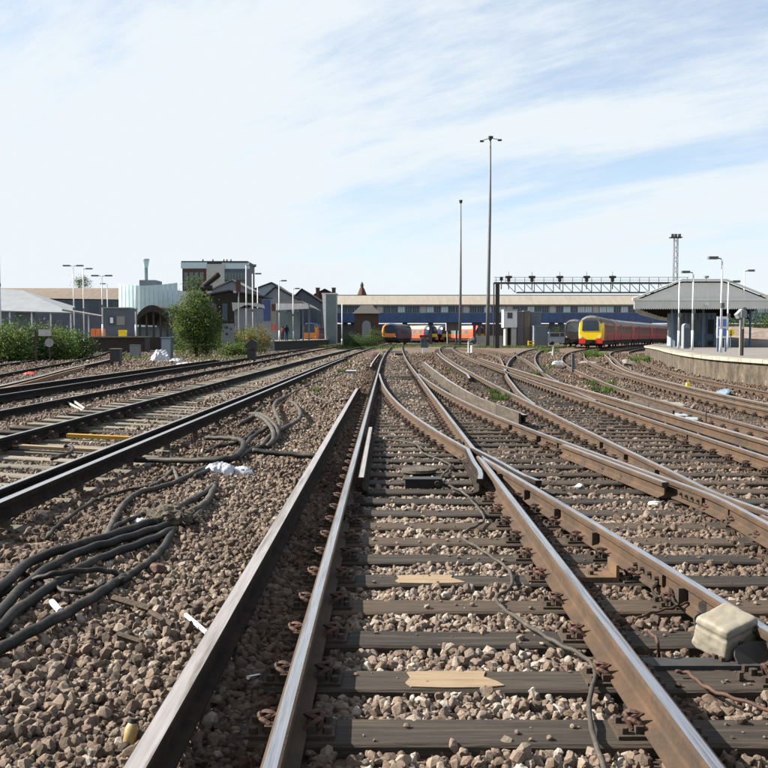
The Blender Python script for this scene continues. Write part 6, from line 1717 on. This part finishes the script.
rod('small white cup-like tube lying beside the lowest black cable', (52,602), (60,611), -.13, -.14, .018, M['white'], 'plastic_tube', 'tube')
rod('small shiny metal tube lying between the conductor rail and running rail', (248,677.5), (259,675.5), -.17, -.17, .010, M['rail_top'], 'metal_tube', 'tube')
rod('brown rotten stick lying on the ballast below the thin arching cable', (113,598), (150,609), -.13, -.145, .020, M['timber_brown'], 'rotten_stick', 'stick', 6)
rod('second brown rotten stick, nearer the white tube', (150,612), (173,625), -.15, -.16, .017, M['timber_brown'], 'rotten_stick', 'stick', 6)
rod('thin brown stick lying lower on the ballast', (118,634), (142,642), -.15, -.16, .014, M['timber_brown'], 'rotten_stick', 'stick', 6)
rod('upper pale thin pipe lying between the two black-sided tracks', (70,398.5), (85,409), -.10, -.13, .03, M['train_pale'], 'thin_pipe', 'pipe')
rod('lower pale thin pipe lying beside the upper one between the black-sided tracks', (62.5,400), (83,411), -.11, -.14, .03, M['train_pale'], 'thin_pipe', 'pipe')
# bottle
bt = thing('glass_jar', 'yellowish glass jar standing in the ballast near the bottom of the conductor rail', 'jar', tuple(lay(129.5,744,-.01)))
p = wloc(bt)
mt, t, b = new_mat('yellow_tinted_glass'); M['jar'] = mt
b.inputs['Base Color'].default_value = (.42,.31,.14,1); b.inputs['Roughness'].default_value = .12; b.inputs['Transmission Weight'].default_value = .35
Ax = Vector((.1,.25,1)).normalized()
MB().tube([p, p+Ax*.006, p+Ax*.055, p+Ax*.07, p+Ax*.08], [.021,.027,.027,.021,.016], 16).build('body', M['jar'], bt, True)
MB().cyl(p+Ax*.08, p+Ax*.096, .018,.018,14).build('lid', M['steel_dark'], bt)
lump('rust-orange rounded stone larger than the ballast around it', 158.5, 573, .095, .075, 31, M['clip'], 'large_stone', 'stone', -.15)
# white flake scraps between the right-hand rails
lump('white flake of stone on a sleeper beside the rusty chairs', 655, 504.5, .13, .03, 33, M['white'], 'stone_flake', 'stone', -.17, .06)
lump('small white stone near the bend of the diverging rail', 579, 488.5, .09, .05, 34, M['white_dirty'], 'stone_flake', 'stone', -.18)

# plate and dark box between the middle rails
dp = thing1(MB().cyl(tuple(on(419,471.5,-.155)), tuple(on(419,471.5,-.155)+Vector((0,0,.035))), .21, .205, 28), 'round_cover', M['guard'], 'flat grey oval cover lying on the sleepers ahead of the black box', 'cover')
db = thing('balise_box', 'low black box lying across the sleepers between the middle rails', 'box', tuple(on(424,488,-.17)))
p = wloc(db)
MB().box(p.x-.20,p.x+.20,p.y,p.y+.16,-.175,-.085).build('box_body', M['cable'], db)
MB().box(p.x-.21,p.x+.19,p.y-.01,p.y+.17,-.083,-.072).build('lid', M['steel_dark'], db)
MB().cyl((p.x+.14,p.y-.05,-.12),(p.x+.14,p.y,-.12),.03,.03,10).build('cable_gland', M['iron'], db)

# cream box on its bracket beside the diverging rail
cb2 = thing('point_machine_box', 'dented cream metal box on dark brackets beside the diverging rail', 'junction box', tuple(on(728,664,-.17)))
base = on(728,660,-.15)
mtb = Matrix.Translation(base + Vector((.03,.12,.105))) @ Matrix.Rotation(R(33),4,'Z') @ Matrix.Rotation(R(-9),4,'Y') @ Matrix.Rotation(R(12),4,'X')
bmx = bmesh.new(); bmesh.ops.create_cube(bmx, size=2)
bmesh.ops.subdivide_edges(bmx, edges=bmx.edges[:], cuts=23, use_grid_fill=True)
for v_ in bmx.verts:
    c = v_.co.copy(); q = (abs(c.x)**13 + abs(c.y)**13 + abs(c.z)**13) ** (1/13); c /= q
    tp = 1 - .10*(c.z*.5+.5)
    if abs(c.z - .42) < .10: tp *= .955
    v_.co = Vector((c.x*.135*tp, c.y*.108*tp, c.z*.088)) * (1 + .04*mnoise.noise(c*2.3) + .015*mnoise.noise(c*6))
bmx.transform(Matrix.Translation(-wloc(cb2)) @ mtb)
me = bpy.data.meshes.new('case'); bmx.to_mesh(me); bmx.free(); me.materials.append(M['cream']);
for f_ in me.polygons: f_.use_smooth = True
o = bpy.data.objects.new('case', me); COL.objects.link(o); o.parent = cb2
def plate(cx, cy, z, w, d, rz, tilt, par, mt_, name='bracket_plate'):
    n = 18; prf = [(w/2*math.cos(t_)*1.0, d/2*abs(math.sin(t_))**.6*(1 if math.sin(t_) > 0 else -1)) for t_ in [2*math.pi*k/n for k in range(n)]]
    mt2 = Matrix.Translation((cx,cy,z)) @ Matrix.Rotation(rz,4,'Z') @ Matrix.Rotation(tilt,4,'X')
    mb = MB(); mb.add([mt2 @ Vector((x_,y_,0)) for x_,y_ in prf]+[mt2 @ Vector((x_,y_,.014)) for x_,y_ in prf],[tuple(range(n-1,-1,-1)),tuple(range(n,2*n))]+[(k,(k+1)%n,n+(k+1)%n,n+k) for k in range(n)])
    mb.build(name, mt_, par)
p = on(758,655,-.12); plate(p.x,p.y,p.z,.26,.13,R(10),R(62),cb2,M['steel_dark'])
for q3 in ((-.05,-.0,.0),(.06,.02,.03)):
    c3 = mtb @ Vector((q3[0]+.02,-.104,q3[2])); d3 = (mtb.to_3x3() @ Vector((0,-1,0))); MB().cyl(c3, c3 + d3*.012, .012,.011,10).build('bolt', M['iron'], cb2)
p = on(706,622,-.12); plate(p.x,p.y,p.z,.16,.10,R(20),R(55),cb2,M['steel_dark'])
p = on(703,607,-.09); MB().cyl(p,p+Vector((.06,.03,.0)),.035,.033,14).build('round_cap', M['cable'], cb2)
for px, py in ((715,661),(722,664),(745,672),(752,676),(700,618),(697,626),(740,679)):
    p = on(px,py,-.165); MB().cyl(p,p+Vector((0,0,.035)),.018,.016,6).build('bolt', M['iron'], cb2)
p = on(708,668,-.168); MB().box(p.x-.30,p.x+.42,p.y-.02,p.y+.10,-.172,-.150).build('base_plate', M['steel_dark'], cb2)
p0_ = mtb @ Vector((-.03,-.09,-.06)); MB().tube([p0_, p0_+Vector((-.03,-.05,-.03)), p0_+Vector((-.02,-.10,-.075)), p0_+Vector((.03,-.13,-.085))],.011,8).build('cable_tail', M['cable'], cb2, True)
p0_ = mtb @ Vector((.03,-.10,-.05)); MB().tube([p0_, p0_+Vector((.01,-.05,-.04)), p0_+Vector((.05,-.08,-.08))],.009,8).build('cable_tail', M['cable_grey'], cb2, True)
# point rodding and a rusty plate between the diverging rails
rp_ = thing('rail_brace_plate', 'orange-brown steel plate across the sleepers between the crossing rails', 'steel plate', tuple(on(600,574,-.17)))
p = on(600,580,-.165)
MB().box(p.x-.24,p.x+.12,p.y-.03,p.y+.22,-.172,-.140).build('plate', M['steel_brown'], rp_)
MB().box(p.x+.10,p.x+.12,p.y-.03,p.y+.22,-.139,-.06).build('flange', M['steel_brown'], rp_)
for dx, dy in ((-.18,.02),(-.05,.05),(-.16,.15),(.0,.15)): MB().cyl((p.x+dx,p.y+dy,-.139),(p.x+dx,p.y+dy,-.115),.02,.018,6).build('bolt', M['iron'], rp_)
# fishplates with bolts on the rails
def fishplate(fnx, y, side, par, ln=.5, nb=4, z=-.085):
    a = -math.atan((fnx(y+.2)-fnx(y-.2))/.4); c = Vector((fnx(y),y,0))
    mt2 = Matrix.Translation(c) @ Matrix.Rotation(a,4,'Z')
    fp_ = MB().box(side*.014 if side > 0 else -.034, side*.034 if side > 0 else -.014, -ln/2, ln/2, z-.035, z+.035, tz=lambda v_: mt2 @ Vector(v_)).build('fishplate', M['rail_side'] if side < 0 else M['rail_dark'], par)
    for k in range(nb):
        yy = -ln/2 + ln*(k+.5)/nb
        MB().cyl(mt2 @ Vector((side*.03,yy,z)), mt2 @ Vector((side*.062,yy,z)), .016,.014,6).build('bolt', M['iron'], fp_)
fishplate(Qr, 6.15, -1, T['D']); fishplate(Ur, 9.0, -1, T['D']); fishplate(Ur, 13.5, -1, T['D']); fishplate(Rr, 13.8, -1, T['C'], .6)
fishplate(lambda y: tC.p(y,-G2).x, 8.3, 1, T['C']); fishplate(lambda y: tE.p(y,G2).x, 14.6, -1, T['E']); fishplate(lambda y: tE.p(y,G2).x, 22, -1, T['E'])
# vertical anchor blocks on the webs of the diverging rails
for f_, par, ylist in ((Qr, T['D'], (4.9,5.6,7.2,8.2,9.2,10.3)), (Ur, T['D'], (8.2,9.8,10.6,11.6,12.6,14.2,16)), (Wr, T['E'], (9.6,10.6,12,13.4))):
    for yy in ylist:
        x_ = f_(yy); MB().box(x_-.062,x_-.012,yy-.035,yy+.035,-.145,-.045).build('distance_block', M['iron'], par)
# red paint on the knuckle of the crossing
x_ = Qr(11.9); MB().box(x_-.042,x_-.0365,11.75,12.1,-.052,-.004).build('paint_mark', mat('faded_red_paint',(.65,.14,.10),(.5,.1,.08),6,rough=.7), T['D'])
# boards lying between the rails of the pale-sleepered track
o = thing1(MB().box(-.46,.46,-.06,.06,0,.05), 'yellow_board', M['yellow_wood'], 'bright yellow board lying across the pale-sleepered track', 'board'); o.location = on(99,438.5,-.045); o.rotation_euler = (0,.05,.02)
o = thing1(MB().box(-.66,.66,-.07,.07,0,.04), 'pale_board', M['fresh_wood'], 'pale new board lying nearer than the yellow one across the pale-sleepered track', 'board'); o.location = on(64,450,-.05); o.rotation_euler = (0,.05,-.02)
cab('dark cable hooped over the pale new board', [(52,459),(60,456),(69,453),(73,449),(70,446),(64,446)], .022, -.02)
# rotten timbers seen by the pale sleeper ends
# tie bars and stretcher at the switch toe
sb = MB()
for yy, xa, xb in ((36.2,-.2,1.35),(34.6,-.15,1.3)): sb.box(xa,xb,yy-.04,yy+.04,-.13,-.10)
sb.build('stretcher_bar', M['steel_dark'], T['D'])
pm = thing('point_motor', 'low dark point motor casing lying between the far rails of the middle track', 'point motor', (*P2(398,352),-.2))
p = on(399,356,-.2); MB().box(p.x-.3,p.x+.3,p.y,p.y+1.6,-.25,-.02).build('case', M['bark'], pm); MB().box(p.x-.32,p.x+.32,p.y-.03,p.y+1.63,-.018,.02).build('lid', M['steel_dark'], pm)
